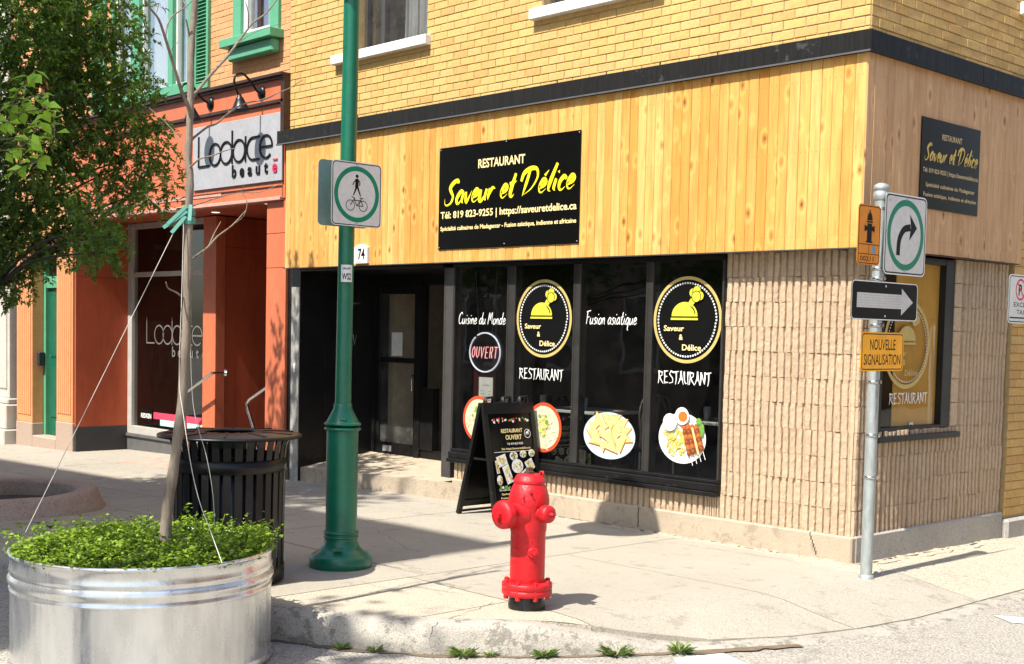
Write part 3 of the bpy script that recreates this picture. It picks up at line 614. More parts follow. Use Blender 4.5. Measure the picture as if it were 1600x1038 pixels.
def brickwork(parent, org, udir, u0, u1, z0, z1, holes, m, nind, BL=0.207, BH=0.0762, J=0.0065, D=0.007, seed=1, bond=0.5, maxu=None):
    """courses of bricks proud of a mortar backing; the largest in view are objects, the rest one mesh"""
    ud = Vector(udir); nrm = ud.cross(Vector((0, 0, 1))); org = Vector(org); r = random.Random(seed); recs = []
    nc = int((z1-z0)/BH)
    for c in range(nc):
        zc = z0+(c+.5)*BH; off = (c % 2)*bond*BL; u = u0-off
        while u < u1-0.02:
            segs = [(max(u, u0), min(u+BL, u1))]
            for (h0, h1, hz0, hz1) in holes:
                if hz0 < zc < hz1:
                    ns = []
                    for a, b in segs:
                        if b <= h0 or a >= h1: ns.append((a, b))
                        else:
                            if a < h0: ns.append((a, h0))
                            if b > h1: ns.append((h1, b))
                    segs = ns
            for a, b in segs:
                if b-a > 0.03: recs.append(((a+b)/2, zc, b-a-J))
            u += BL
    def score(q):
        p = org+ud*q[0]+Vector((0, 0, q[1])); x, y, w_ = proj(p)
        if not (-10 < x < 1610 and -10 < y < 1048): return -1
        return q[2]*abs(nrm.dot((CAMLOC-p).normalized()))/w_
    recs.sort(key=score, reverse=True)
    base = [brick_mesh('brick', BL-J, BH-J, D, m, seed*10+i)[0] for i in range(5)]
    rot = math.atan2(ud.y, ud.x); meshes = []
    for b_ in base:
        me = bpy.data.meshes.new('brick'); me.from_pydata(b_.v, [], b_.f); me.materials.append(M[m]); meshes.append(me)
    rest = MB()
    for i, (uc, zc, L) in enumerate(recs):
        p = org+ud*uc+Vector((0, 0, zc)); k = r.randrange(5); sc = L/(BL-J); pr_ = r.uniform(-.0015, .002)
        if i < nind and score((uc, zc, L)) > 0:
            o = inst(meshes[k], 'brick', parent, p+nrm*pr_, scale=(sc, 1, 1), rz=rot)
        else:
            rest.add([p+ud*(v[0]*sc)+nrm*(-v[1]+pr_)+Vector((0, 0, v[2])) for v in base[k].v], base[k].f)
    if rest.v: rest.build('brick', m, parent, kind='stuff')
rb = thing('restaurant_building', 'yellow brick corner building with pine board band, black shopfront and ribbed block walls', 'building', (-3.6, 1.0, 0))
# upper walls
W1 = (-6.32, -5.13, 4.70, 6.5); W2 = (-3.45, -2.1, 4.70, 6.5)
wallA = MB(); wallA.mi = 0
def wallbox(mb, u0, u1, z0, z1, holes, fn):
    us = sorted({u0, u1}|{h[0] for h in holes}|{h[1] for h in holes}); zs = sorted({z0, z1}|{h[2] for h in holes}|{h[3] for h in holes})
    us = [u for u in us if u0 <= u <= u1]; zs = [z for z in zs if z0 <= z <= z1]
    for a, b in zip(us[:-1], us[1:]):
        for c, d in zip(zs[:-1], zs[1:]):
            if not any(h[0] <= (a+b)/2 <= h[1] and h[2] <= (c+d)/2 <= h[3] for h in holes): fn(mb, a, b, c, d)
wallbox(wallA, -7.6, -0.01, 3.90, 7.4, [W1, W2], lambda m_, a, b, c, d: m_.box(a, b, 0.0, 0.25, c, d))
wA = wallA.build('brick_wall', 'mortar', rb)
brickwork(wA, (0, 0, 0), (1, 0, 0), -7.6, 0.0, 3.937, 7.3, [W1, W2], 'brick', 170, seed=2)
wallB = MB(); wallB.box(-0.25, -0.0005, 0.252, 9, 3.90, 7.4); wallB.box(-0.25, -0.0005, 2.47, 9, 0.14, 3.90); wallB.box(-0.25, -0.0005, 0.0005, 0.252, 3.90, 7.4)
wB = wallB.build('brick_wall', 'mortar', rb)
brickwork(wB, (0, 0, 0), (0, 1, 0), 0.0, 9, 3.937, 7.3, [], 'brick', 105, seed=3)
brickwork(wB, (0, 0, 0), (0, 1, 0), 2.47, 9, 0.16, 3.95, [], 'brick', 25, seed=4)
# roof slab and far walls close the volume
mb = MB(); mb.box(-7.6, 0, 0.3, 9, 7.4, 7.6); mb.box(-7.6, -0.3, 8.8, 9, 0, 7.4); mb.build('roof', 'flash', rb)
# upstairs windows
for (u0, u1, z0, z1), sill in ((W1, (-6.70, -5.06)), (W2, (-3.56, -1.98))):
    m_ = MB(); m_.bbox(sill[0], sill[1], -0.085, 0.14, z0-0.105, z0-0.005, 0.006)
    m_.build('window_sill', 'stone', rb)
    m_ = MB(); yy = 0.10
    for a, b in ((u0, u0+.05), (u1-.05, u1), ((u0+u1)/2-.3, (u0+u1)/2-.24)): m_.box(a, b, yy, yy+.07, z0, z1)
    m_.box(u0+.05, u1-.05, yy+.004, yy+.066, z0, z0+.06); m_.box(u0+.05, u1-.05, yy+.004, yy+.066, z1-.06, z1)
    fr_ = m_.build('window', 'greyframe', rb)
    m_ = MB(); m_.add([(u0+.03, yy+.035, z0+.03), (u1-.03, yy+.035, z0+.03), (u1-.03, yy+.035, z1-.03), (u0+.03, yy+.035, z1-.03)], [(0, 1, 2, 3)]); m_.build('pane', 'glass2', fr_)
    m_ = MB(); n = 60; vs = []
    for i in range(n+1):
        x = u0+.5+(u1-u0-.55)*i/n; vs += [(x, yy+.16+.025*math.sin(i*1.1)+.012*math.sin(i*2.7), z0+.02), (x+.03*math.sin(i*.7), yy+.16+.03*math.sin(i*1.1+.4), z1)]
    m_.add(vs, [(2*i, 2*i+2, 2*i+3, 2*i+1) for i in range(n)], True); m_.build('curtain', 'curtain', fr_)
    m_ = MB(); m_.box(u0-.1, u1+.1, 1.2, 1.25, z0-.1, z1+.1); m_.build('dark_interior', 'room', fr_)
# flashing band
m_ = MB(); ZB, ZT = 3.785, 3.95
for k, (a, b) in enumerate(((-7.62, -5.2), (-5.198, -2.6), (-2.598, 0.106))):
    m_.bbox(a, b, -0.165, -0.004, ZB+.018, ZT, 0.004)
m_.box(-7.62, 0.112, -0.175, -0.150, ZB, ZB+.02); m_.mi = 1; m_.box(-7.62, 0.112, -0.1765, -0.1755, ZB+.002, ZB+.016); m_.build('metal_flashing', ['flash', 'greyframe2'], rb)
for k in range(12): x = -.80-.61*k; m_ = MB(); m_.box(x, x+.012, -.0085, .002, 3.951, 4.012); m_.build('weep_hole', 'gap', rb)
m_ = MB(); m_.bbox(0.004, 0.108, -0.16, 1.55, ZB+.018, ZT-.002, 0.004); m_.bbox(0.004, 0.108, 1.552, 9, ZB+.018, ZT-.002, 0.004); m_.box(0.09, 0.118, -0.17, 9, ZB, ZB+.019); m_.build('metal_flashing', 'flash', rb)
# pine boards
M['nail'] = flat('dark_nail', (.12, .07, .03), .6)
WB0 = 2.372; BW = 0.0955
def board_mesh(z0, z1, seed, m):
    r = random.Random(seed); h = BW/2-.0014; ch = .0045; th = .02
    m_ = MB(); X = [(-h, 0), (-h, -th+ch), (-h+ch, -th), (h-ch, -th), (h, -th+ch), (h, 0)]
    m_.add([(x, y, z0) for x, y in X]+[(x, y, z1) for x, y in X], [(i, i+1, 7+i, 6+i) for i in range(5)]+[(0, 1, 2, 3, 4, 5)[::-1], (6, 7, 8, 9, 10, 11)])
    nf = len(m_.f)
    for zz in (z0+.10, z0+.74, z1-.16):
        for xx in (-.022, .022): q = .0028; m_.add([(xx-q, -th-.0006, zz-q), (xx+q, -th-.0006, zz-q), (xx+q, -th-.0006, zz+q), (xx-q, -th-.0006, zz+q)], [(0, 1, 2, 3)])
    me = bpy.data.meshes.new('board'); me.from_pydata([v for v in m_.v], [], m_.f); me.materials.append(M[m]); me.materials.append(M['nail'])
    for k in range(nf, len(me.polygons)): me.polygons[k].material_index = 1
    return me
bmA = board_mesh(WB0, 3.80, 1, 'pine'); bmB = board_mesh(WB0+.014, 3.80, 2, 'pine2'); rr = random.Random(4)
m_ = MB(); m_.box(-7.5, 0.045, -0.108, -0.0, WB0+.02, 3.784); m_.box(0.0, 0.047, 0, 2.44, WB0+.02, 3.784); m_.mi = 1; m_.box(-7.5, 0.06, -0.118, -0.002, WB0+.002, WB0+.018); m_.box(0.002, 0.06, 0, 2.44, WB0+.004, WB0+.018)
band = m_.build('cladding_frame', ['gap', 'browntrim'], rb)
n = 79
for i in range(n):
    x = 0.062-BW*(i+.5); inst(bmA, 'board', rb, (x, -0.110+rr.uniform(-.0012, .0012), rr.uniform(-.002, .002)))
for i in range(27):
    y = -0.125+BW*(i+.5); inst(bmB, 'board', rb, (0.048+rr.uniform(-.0012, .0012), y, rr.uniform(-.002, .002)), rz=math.pi/2)
m_ = MB(); m_.box(-7.5, 0.075, -0.137, -0.131, WB0-.006, WB0+.004); m_.build('drip_edge', 'greyframe', rb)
# ribbed split-face blocks
def block_mesh(seed, L=0.399, H=0.1975, ribs=6):
    r = random.Random(seed); m_ = MB(); pitch = L/ribs; dep = 0.030
    m_.box(-L/2, L/2, -0.004, 0.0, -H/2, H/2)
    for k in range(ribs):
        x0 = -L/2+pitch*k+pitch*.16+r.uniform(-.003, .003); x1 = x0+pitch*r.uniform(.64, .74); zt = H/2-(r.uniform(.0, .003) if r.random() < .8 else r.uniform(.003, .012)); zb = -H/2; nz = 6; vs = []
        for j in range(nz+1):
            z = zb+(zt-zb)*j/nz; d = dep*r.uniform(.9, 1.06)
            vs += [(x0+r.uniform(-.0015, .001), 0, z), (x0+r.uniform(.001, .004), -d*r.uniform(.88, .98), z+r.uniform(-.006, .006)*(0 < j < nz)), ((x0+x1)/2+r.uniform(-.003, .003), -d*r.uniform(.97, 1.08), z+r.uniform(-.008, .008)*(0 < j < nz)), (x1-r.uniform(.001, .004), -d*r.uniform(.8, .95), z+r.uniform(-.006, .006)*(0 < j < nz)), (x1+r.uniform(-.002, .003), 0, z)]
        m_.add(vs, [(5*j+i, 5*j+i+1, 5*j+i+6, 5*j+i+5) for j in range(nz) for i in range(4)]+[(0, 4, 3, 2, 1), tuple(5*nz+i for i in range(5))])
    me = bpy.data.meshes.new('block'); me.from_pydata(m_.v, [], m_.f); me.materials.append(M['block']); return me
BMs = [block_mesh(20+i) for i in range(8)]; CH = 0.198; rr = random.Random(12)
def blocks(parent, udir, org, u0, u1, z0, nrow, holes=()):
    ud = Vector(udir); rot = math.atan2(ud.y, ud.x)
    for c in range(nrow):
        zc = z0+CH*(c+.5); u = u0
        for (a, b) in [(u0+0.4*i, min(u0+0.4*(i+1), u1)) for i in range(int(math.ceil((u1-u0)/0.4-1e-6)))]:
            if b-a < .05: continue
            cuts = [(a, b)]
            for h in holes:
                if h[2] < zc < h[3]: cuts = [q for s_ in cuts for q in (((s_[0], min(s_[1], h[0])),) if s_[0] < h[0] else ())+(((max(s_[0], h[1]), s_[1]),) if s_[1] > h[1] else ()) if q[1]-q[0] > .04]
            for p, q in cuts:
                inst(BMs[rr.randrange(8)], 'block', parent, Vector(org)+ud*((p+q)/2+rr.uniform(-.006, .006))+Vector((0, 0, zc)), scale=((q-p)/0.4*rr.uniform(.975, .995), rr.uniform(.85, 1.15), 1), rz=rot)
m_ = MB(); m_.box(-1.27, -0.045, 0.045, 0.3, 0.2, 2.37); m_.box(-4.62, -1.272, 0.046, 0.3, 0.2, 0.385); bw = m_.build('block_wall', 'blockback', rb)
blocks(bw, (1, 0, 0), (0, 0.045, 0), -1.27, -0.045, 0.2, 11); blocks(bw, (1, 0, 0), (0, 0.046, 0), -4.62, -1.27, 0.2, 1)
HB = (0.34, 1.50, 0.93, 2.37)
m_ = MB(); wallbox(m_, 0.05, 2.46, 0.2, 2.37, [(0.34, 1.44, 0.93, 2.37)], lambda m2, a, b, c, d: m2.box(-0.3, -0.045, a, b, c, d)); bw2 = m_.build('block_wall', 'blockback', rb)
blocks(bw2, (0, 1, 0), (-0.045, 0, 0), 0.035, 2.46, 0.2, 11, [(0.34, 1.60, 0.93, 2.37)])
# smooth jamb blocks beside the side window
for k in range(7): m_ = MB(); m_.bbox(-0.05, -0.022, 1.49, 1.60, 0.995+.198*k, 0.995+.198*k+.192, .003); m_.build('jamb_block', 'blockback', bw2)
# foundation
m_ = MB(); m_.bbox(-4.62, 0.0, 0.0, 0.32, -0.45, 0.2, 0.012); m_.build('foundation', 'found', rb); m_ = MB(); m_.bbox(-0.30, 0.006, 0.05, 2.45, -0.45, 0.203, 0.012); m_.bbox(-0.3, 0.055, 2.455, 9, -0.45, 0.135, 0.02); m_.build('foundation', concrete_mat('grey_foundation', (.30, .285, .25), (.42, .40, .36), 90, .4, .7, .3), rb)
m_ = MB()
for i in range(5): m_.box(-2.125+.003*math.sin(i*2), -2.117+.003*math.sin(i*2), -0.003, 0.01, 0.02+.035*i, 0.056+.035*i)
for i in range(6): m_.box(-0.37+.012*i-.003*(i % 2), -0.364+.012*i, -0.003, 0.01, 0.03+.028*(5-i), 0.059+.028*(5-i))
m_.build('foundation_crack', 'gap', rb)
# shopfront windows
mul = [(-4.80, -4.66, 'greyframe'), (-4.655, -4.635, 'mullion'), (-3.87, -3.755, 'mullion'), (-2.985, -2.895, 'mullion'), (-2.115, -2.035, 'mullion'), (-1.297, -1.272, 'mullion')]
m_ = MB()
m_.bbox(-4.66, -1.27, -0.045, 0.05, 0.372, 0.410, .004); m_.bbox(-4.66, -1.272, -0.02, 0.12, 0.412, 0.475, .004); m_.bbox(-4.66, -1.274, 0.012, 0.12, 0.477, 0.505, .004); m_2 = m_; m_ = MB(); m_.box(-4.66, -1.27, 0.0, 0.12, 2.33, 2.368); m_.build('window_head', 'blackframe', rb); m_ = m_2
sf = m_.build('shopfront_frame', 'blackframe', rb)
for a, b, c in mul:
    m_ = MB(); m_.bbox(a, b, 0.010, 0.11, 0.506 if a > -4.7 else 0.2, 2.329, .004); m_.box(a+.02, a+.026, 0.006, 0.0095, 0.52, 2.32); m_.build('mullion', c, sf)
panes = [(-4.635, -3.87), (-3.745, -2.985), (-2.885, -2.12), (-2.03, -1.297)]; PN = []
GY = 0.030
for a, b in panes:
    m_ = MB(); m_.add([(a-.01, GY, .5), (b+.01, GY, .5), (b+.01, GY, 2.335), (a-.01, GY, 2.335)], [(0, 1, 2, 3)]); PN.append(m_.build('pane', 'glass', rb))
def win(x0=0): return Dec((0, GY-.003, 0), (1, 0, 0), (0, 0, 1))
def logo(d, x, y, r, W=1.0, H=1.0):
    d.ring(x, y, r, r*.925, 'gold'); d.ring(x, y, r*.92, r*.83, 'vinylblack')
    d.disc(x, y, r*.925, 'vinylblack')
    for k in range(72):
        a = 2*math.pi*k/72; d.disc(x+r*.845*math.cos(a), y+r*.845*math.sin(a), r*.026, 'palewhite', 6)
    d.disc(x-r*.06, y+r*.08, r*.38, 'lemon', 28, ry=r*.33, a0=0, a1=180); d.rect(x-r*.46, y-r*.005, x+r*.33, y+r*.045, 'lemon'); d.stroke([(x+r*.1, y+r*.33), (x+r*.2, y+r*.24), (x+r*.25, y+r*.14)], r*.03, 'vinylblack')
    d.poly([(x+r*.03, y+r*.37), (x+r*.12, y+r*.5), (x+r*.26, y+r*.42), (x+r*.14, y+r*.30)], 'lemon')
    for q, s_ in (((.17, .62), .1), ((.28, .66), .11), ((.38, .55), .1), ((.27, .53), .12)): d.disc(x+r*q[0], y+r*q[1], r*s_*1.15, 'vinylblack', 18); d.disc(x+r*q[0], y+r*q[1], r*s_, 'lemon', 18)
    d.text('Saveur', x-r*.66, y-r*.26, r*.13, r*.6, 'cream', .018); d.text('&', x-r*.2, y-r*.46, r*.13, m='cream', bold=.018); d.text('Délice', x-r*.1, y-r*.70, r*.14, r*.55, 'cream', .018)
C2 = A(850, 498, GY); C4 = A(1074, 500, GY)
# pane 1
d = win(); p = A(717, 503, GY); q = A(791, 501, GY); d.script('Cuisine du Monde', p.x, p.z-.02, .115, q.x-p.x, 'palewhite', .085, .1, .7)
def bowl(d, x, y, r, seed):
    rr_ = random.Random(seed); d.disc(x, y, r, 'bowlred', 40); d.disc(x, y, r*.86, 'noodle', 40)
    for i in range(60):
        a = rr_.uniform(0, 6.28); t = rr_.uniform(0, .7)*r; px, py = x+t*math.cos(a), y+t*math.sin(a); b = rr_.uniform(0, 6.28); l = rr_.uniform(.08, .22)*r
        d.stroke([(px, py), (px+l*math.cos(b), py+l*math.sin(b)), (px+1.6*l*math.cos(b+.8), py+1.6*l*math.sin(b+.8))], r*.03, rr_.choice(['noodle2', 'noodle', 'fry', 'palewhite']))
    for i in range(16):
        a = rr_.uniform(0, 6.28); t = rr_.uniform(0, .4)*r; d.disc(x+t*math.cos(a), y+r*.15+t*math.sin(a), r*rr_.uniform(.04, .1), rr_.choice(['lemonfood', 'fry', 'lettuce']), 9)
for nm, c in (('bowlred', (.65, .07, .02)), ('noodle', (.60, .57, .38)), ('noodle2', (.68, .64, .46)), ('fry', (.78, .58, .14)), ('fry2', (.66, .44, .09)), ('lemonfood', (.7, .66, .12)), ('lettuce', (.15, .32, .05)), ('samosa', (.78, .62, .24)), ('samosa2', (.62, .42, .12)), ('meat', (.20, .045, .012)), ('meat2', (.36, .11, .03)), ('sauce', (.75, .16, .02)), ('plateblue', (.55, .68, .72)), ('platewhite', (.78, .80, .78)), ('dip', (.78, .78, .62))):
    M[nm] = plain('print_'+nm, c, .5, var=.25, scale=45)
d.build('window_lettering', PN[0])
d = win(); cq = A(748, 655, GY); bowl(d, cq.x, cq.z, .23, 1); d.build('dish_print', PN[0], label='red rimmed noodle bowl print')
# pane 2
d = win(); logo(d, C2.x, C2.z, .366); d.build('emblem', PN[1], label='round gold emblem with a cloche'); d = win(); p = A(812, 583, GY); q = A(881, 588, GY)
d.script('RESTAURANT', p.x, p.z-.05, .10, q.x-p.x, 'palewhite', .115, 0, 1, table=WEDGE); d.build('window_lettering', PN[1]); d = win(); cq = A(850, 668, GY); bowl(d, cq.x, cq.z, .235, 2); d.build('dish_print', PN[1], label='red rimmed noodle bowl print')
# pane 3
d = win(); p = A(916, 503, GY); q = A(996, 505, GY); d.script('Fusion asiatique', p.x, p.z-.02, .12, q.x-p.x, 'palewhite', .085, .1, .7)
d.build('window_lettering', PN[2]); d = win()
cq = A(952, 681, GY); PX, PZ = cq.x, cq.z; d.disc(PX, PZ, .31, 'plateblue', 48, ry=.21*1.0); d.disc(PX, PZ+.005, .285, 'platewhite', 48, ry=.185)
d2 = random.Random(8); tri = []
for k in range(12):
    a = 6.28*k/12+.2; tri.append((PX+.205*math.cos(a), PZ+.035+.13*math.sin(a), a))
for k in range(6):
    a = 6.28*k/6+.5; tri.append((PX+.095*math.cos(a), PZ+.05+.06*math.sin(a), a+.5))
for (x, y, a) in sorted(tri, key=lambda t: -t[1]):
    s_ = .088*d2.uniform(.85, 1.1); a += d2.uniform(-.9, .9); pts = [(x+s_*math.cos(a+q), y+s_*.85*math.sin(a+q)) for q in (0, 2.2, 4.1)]
    d.poly([(x+(px-x)*1.09+.003, y+(py-y)*1.09-.006) for px, py in pts], 'meat2'); d.poly(pts, 'samosa'); d.poly([pts[0], pts[1], ((pts[0][0]+pts[1][0])/2+(x-(pts[0][0]+pts[1][0])/2)*.5, (pts[0][1]+pts[1][1])/2+(y-(pts[0][1]+pts[1][1])/2)*.5)], 'samosa2' if d2.random() < .45 else 'fry')
d.build('dish_print', PN[2], label='print of a plate of golden samosas')
# pane 4
d = win(); logo(d, C4.x, C4.z, .366); d.build('emblem', PN[3], label='round gold emblem with a cloche'); d = win(); p = A(1029, 588, GY); q = A(1112, 595, GY)
d.script('RESTAURANT', p.x, p.z-.055, .105, q.x-p.x, 'palewhite', .115, 0, 1, table=WEDGE)
d.build('window_lettering', PN[3]); d = win()
cq = A(1066, 685, GY); PX, PZ = cq.x, cq.z; d.disc(PX, PZ, .255, 'platewhite', 48, ry=.215); d.disc(PX+.01, PZ, .22, 'palewhite', 48, ry=.185)
for k in range(90):
    a = d2.uniform(0, 3.14); x, y = PX-.06+d2.uniform(-.1, .1), PZ-.05+d2.uniform(-.11, .1); l = d2.uniform(.03, .06); d.stroke([(x, y), (x+l*math.cos(a), y+l*math.sin(a))], .014, d2.choice(['fry', 'fry', 'fry2', 'lemonfood']), sm=False)
for k in range(26): d.disc(PX+.17+d2.uniform(-.07, .06), PZ+.08+d2.uniform(-.09, .08), d2.uniform(.015, .03), d2.choice(['lettuce', 'weedp']) if 'weedp' in M else 'lettuce', 8)
for k in range(4):
    x0, y0 = PX+.03+.045*k, PZ+.10; x1, y1 = x0+.075, PZ-.16+.02*k; d.stroke([(x0, y0), (x1+.03, y1-.06)], .006, 'palewhite', sm=False)
    for j in range(6):
        t = j/6; d.disc(x0+(x1-x0)*t, y0+(y1-y0)*t, .026, 'meat' if j % 2 else 'meat2', 9, ry=.03); d.disc(x0+(x1-x0)*t-.006, y0+(y1-y0)*t+.006, .012, 'meat2' if j % 2 else 'sauce', 7)
    if k == 2: d.stroke([(x0, y0), (x1, y1)], .02, 'samosa', sm=False)
d.disc(PX+.01, PZ+.19, .075, 'platewhite', 28); d.disc(PX+.02, PZ+.185, .05, 'sauce', 24, ry=.045); d.disc(PX-.12, PZ+.13, .075, 'platewhite', 28); d.disc(PX-.12, PZ+.13, .062, 'dip', 24)
d.build('dish_print', PN[3], label='print of fries and kebab skewers on a white plate')
# side window with its amber reflection painted on a panel
m_ = MB(); y0, y1, z0, z1 = .345, 1.485, .955, 2.365
m_.bbox(-.10, -.03, y0, y0+.06, z0, z1, .004); m_.bbox(-.10, -.03, y1-.15, y1, z0, z1, .004); m_.bbox(-.10, -.032, y0+.062, y1-.152, z0, z0+.06, .004); m_.box(-.10, -.034, y0+.06, y1-.1, z1-.05, z1)
m_.bbox(-.09, .03, y0-.05, 1.565, .905, .953, .006); sw = m_.build('side_window', 'blackframe', rb)
m_ = MB(); m_.add([(-.07, y0+.05, z0+.05), (-.07, y1-.14, z0+.05), (-.07, y1-.14, z1-.04), (-.07, y0+.05, z1-.04)], [(0, 1, 2, 3)]); m_.build('pane', glass_mat('side_glass', (.97, .97, .95), .7, .01), sw)
m_ = MB(); m_.box(-.092, -.088, .66, y1-.05, z0, z1); m_.build('backing_panel', 'ochre', sw)  # made-up panel behind the pane, carrying the painted amber reflection
d = Dec((-.067, 0, 0), (0, 1, 0), (0, 0, 1)); cB = B(1420, 540, -.067); 
def logoB(d, x, y, r):
    d.ring(x, y, r, r*.905, 'gold')
    for k in range(72): a = 2*math.pi*k/72; d.disc(x+r*.845*math.cos(a), y+r*.845*math.sin(a), r*.02, 'palewhite', 6)
    d.disc(x-r*.06, y+r*.08, r*.38, 'gold', 28, ry=r*.33, a0=0, a1=180); d.rect(x-r*.46, y-r*.005, x+r*.33, y+r*.045, 'gold')
    for q, s_ in (((.17, .62), .1), ((.28, .66), .11), ((.38, .55), .1), ((.27, .53), .12)): d.disc(x+r*q[0], y+r*q[1], r*s_, 'gold', 18)
    d.text('Saveur', x-r*.66, y-r*.26, r*.13, r*.6, 'gold', .015); d.text('&', x-r*.2, y-r*.46, r*.13, m='gold', bold=.015); d.text('Délice', x-r*.1, y-r*.70, r*.14, r*.55, 'gold', .015)
logoB(d, .815, 1.667, .355); d.build('emblem', sw); d = Dec((-.067, 0, 0), (0, 1, 0), (0, 0, 1)); d.script('RESTAURANT', .577, 1.195, .085, .585, 'palewhite', .13, 0, 1, table=WEDGE); d.rect(.89, .965, .95, 1.04, 'palewhite'); d.rect(.90, .99, .94, 1.0, 'ink'); d.rect(.90, 1.015, .94, 1.022, 'ink'); d.build('window_lettering', sw)
# recessed entrance
DY = 1.05
m_ = MB(); m_.box(-7.60, -7.34, 0.36, DY+.2, -.2, 2.37); m_.box(-7.6, -7.345, -.0, .36, -.2, 2.37); m_.build('entry_side_wall', 'black', rb)
m_ = MB(); m_.bbox(-7.50, -7.345, -.018, -.001, -.1, 2.16, .003); m_.build('entry_jamb', plain('mottled_grey_jamb', (.42, .40, .36), .5, .1, var=.6, scale=7), rb)  # grey broken by strong random mottling
m_ = MB(); m_.bbox(-7.43, -7.40, -.03, -.018, 1.17, 1.27, .004); m_.build('doorbell', 'white', rb)
m_ = MB(); m_.box(-7.34, -4.81, .0, DY+.3, 2.34, 2.368); m_.build('entry_soffit', 'black', rb)
m_ = MB(); m_.box(-7.34, -7.28, DY, DY+.1, .15, 2.34); m_.box(-6.50, -6.40, DY-.02, DY+.1, .15, 2.34); m_.box(-5.9, -5.84, DY, DY+.1, .15, 2.34); m_.box(-7.28, -6.5, DY+.003, DY+.1, 2.22, 2.34); m_.box(-6.4, -4.8, DY+.003, DY+.1, 2.22, 2.34); m_.box(-6.4, -4.8, DY+.004, DY+.1, .15, .30); m_.box(-5.84, -5.4, DY+.01, DY+.08, .30, 2.2)
m_.box(-6.40, -6.17, DY-.01, DY+.09, .30, 1.02); en = m_.build('entrance_frame', 'blackframe', rb)
m_ = MB(); m_.add([(-6.4, DY+.05, .3), (-5.4, DY+.05, .3), (-5.4, DY+.05, 2.22), (-6.4, DY+.05, 2.22)], [(0, 1, 2, 3)]); m_.build('sidelight', 'glass', en)
m_ = MB(); x0, x1, z0, z1 = -7.278, -6.503, .20, 2.215; s_ = .062
m_.bbox(x0, x0+s_, DY+.02, DY+.065, z0, z1, .003); m_.bbox(x1-s_, x1, DY+.02, DY+.065, z0, z1, .003); m_.bbox(x0+s_+.001, x1-s_-.001, DY+.021, DY+.064, z0, z0+.14, .003); m_.bbox(x0+s_+.001, x1-s_-.001, DY+.021, DY+.064, z1-.1, z1, .003); m_.bbox(x0+s_+.001, x1-s_-.001, DY+.021, DY+.064, 1.30, 1.36, .003)
dr = m_.build('door', 'blackframe', rb)
m_ = MB(); m_.add([(x0+s_, DY+.045, z0+.1), (x1-s_, DY+.045, z0+.1), (x1-s_, DY+.045, z1-.09), (x0+s_, DY+.045, z1-.09)], [(0, 1, 2, 3)]); m_.build('door_glass', glass_mat('dusty_glass', (.85, .84, .78), .8, .12), dr)
m_ = MB(); m_.box(x1-.06, x1-.025, DY+.004, DY+.02, 1.52, 1.60); m_.tube([(x1-.045, DY+.02, 1.16), (x1-.045, DY-.02, 1.16), (x1-.045, DY-.02, .98), (x1-.045, DY+.02, .98)], .008); m_.build('door_handle', 'steel', dr)
m_ = MB(); m_.box(-7.12, -6.96, DY+.008, DY+.021, z0+.03, z0+.1); m_.build('door_label', 'silver', dr)
# hall behind the door
m_ = MB(); m_.box(-7.4, -7.3, DY+.3, 4, .1, 2.4); m_.box(-7.4, -4.8, 3.4, 3.5, .1, 2.4); m_.box(-4.82, -4.72, .3, 4, .1, 2.4); m_.box(-7.4, -4.7, .3, 4, 2.4, 2.45); m_.build('hall', plain('hall_wall', (.60, .50, .36), .9), rb)
m_ = MB(); m_.box(-6.98, -6.74, 3.0, 3.2, 1.9, 2.1); m_.mi = 1; m_.box(-7.0, -6.5, 2.6, 2.7, .2, 1.15); m_.box(-7.1, -6.6, 3.34, 3.4, 1.45, 2.0); m_.build('hall_furnishing', ['silver', 'room'], rb)
d = Dec((-7.339, .0, 0), (0, 1, 0), (0, 0, 1)); rr = random.Random(2)
def scrib(pts, w_=.006): d.stroke(pts, w_, 'greytext')
for k in range(5): scrib([(.5+.03*k, 1.98-.01*k), (.6+.05*k, 2.0), (.7+.04*k, 1.97+.006*k)], .008)
scrib([(.52, 1.92), (.52, 1.45)], .008); d.script('RAV', .6, 1.5, .12, .22, 'palewhite', .06, 0, 1, table={'R': WEDGE['R'], 'A': WEDGE['A'], 'V': ([[(0, 1), (.2, 0), (.4, 1)]], .5)})
scrib([(.6, 1.2), (.75, 1.12), (.62, 1.05), (.7, .98), (.74, .85), (.66, .72), (.57, .82), (.62, .98), (.55, .6), (.68, .5), (.6, .38), (.5, .5)], .008); d.build('scratched_writing', rb)
m_ = MB()   # concrete landing, top climbing to the threshold
zA, zB = -.01, .155
m_.add([(-7.36, .03, .065), (-4.62, .03, .150), (-4.62, DY, .20), (-7.36, DY, .20), (-7.36, .03, -.4), (-4.62, .03, -.4), (-4.62, DY, -.4), (-7.36, DY, -.4)], [(0, 1, 2, 3), (0, 4, 5, 1), (1, 5, 6, 2), (0, 3, 7, 4)])
m_.box(-4.62, -4.2, -.012, .03, -.3, .12); m_.build('entry_step', 'found', rb)
# dining room
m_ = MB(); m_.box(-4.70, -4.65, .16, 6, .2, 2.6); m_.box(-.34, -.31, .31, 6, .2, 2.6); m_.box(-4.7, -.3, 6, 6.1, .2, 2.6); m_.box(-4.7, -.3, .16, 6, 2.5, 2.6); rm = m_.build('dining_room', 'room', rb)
m_ = MB(); m_.box(-4.7, -.3, .12, 6, .15, .2); m_.build('dining_floor', 'roomfloor', rb)
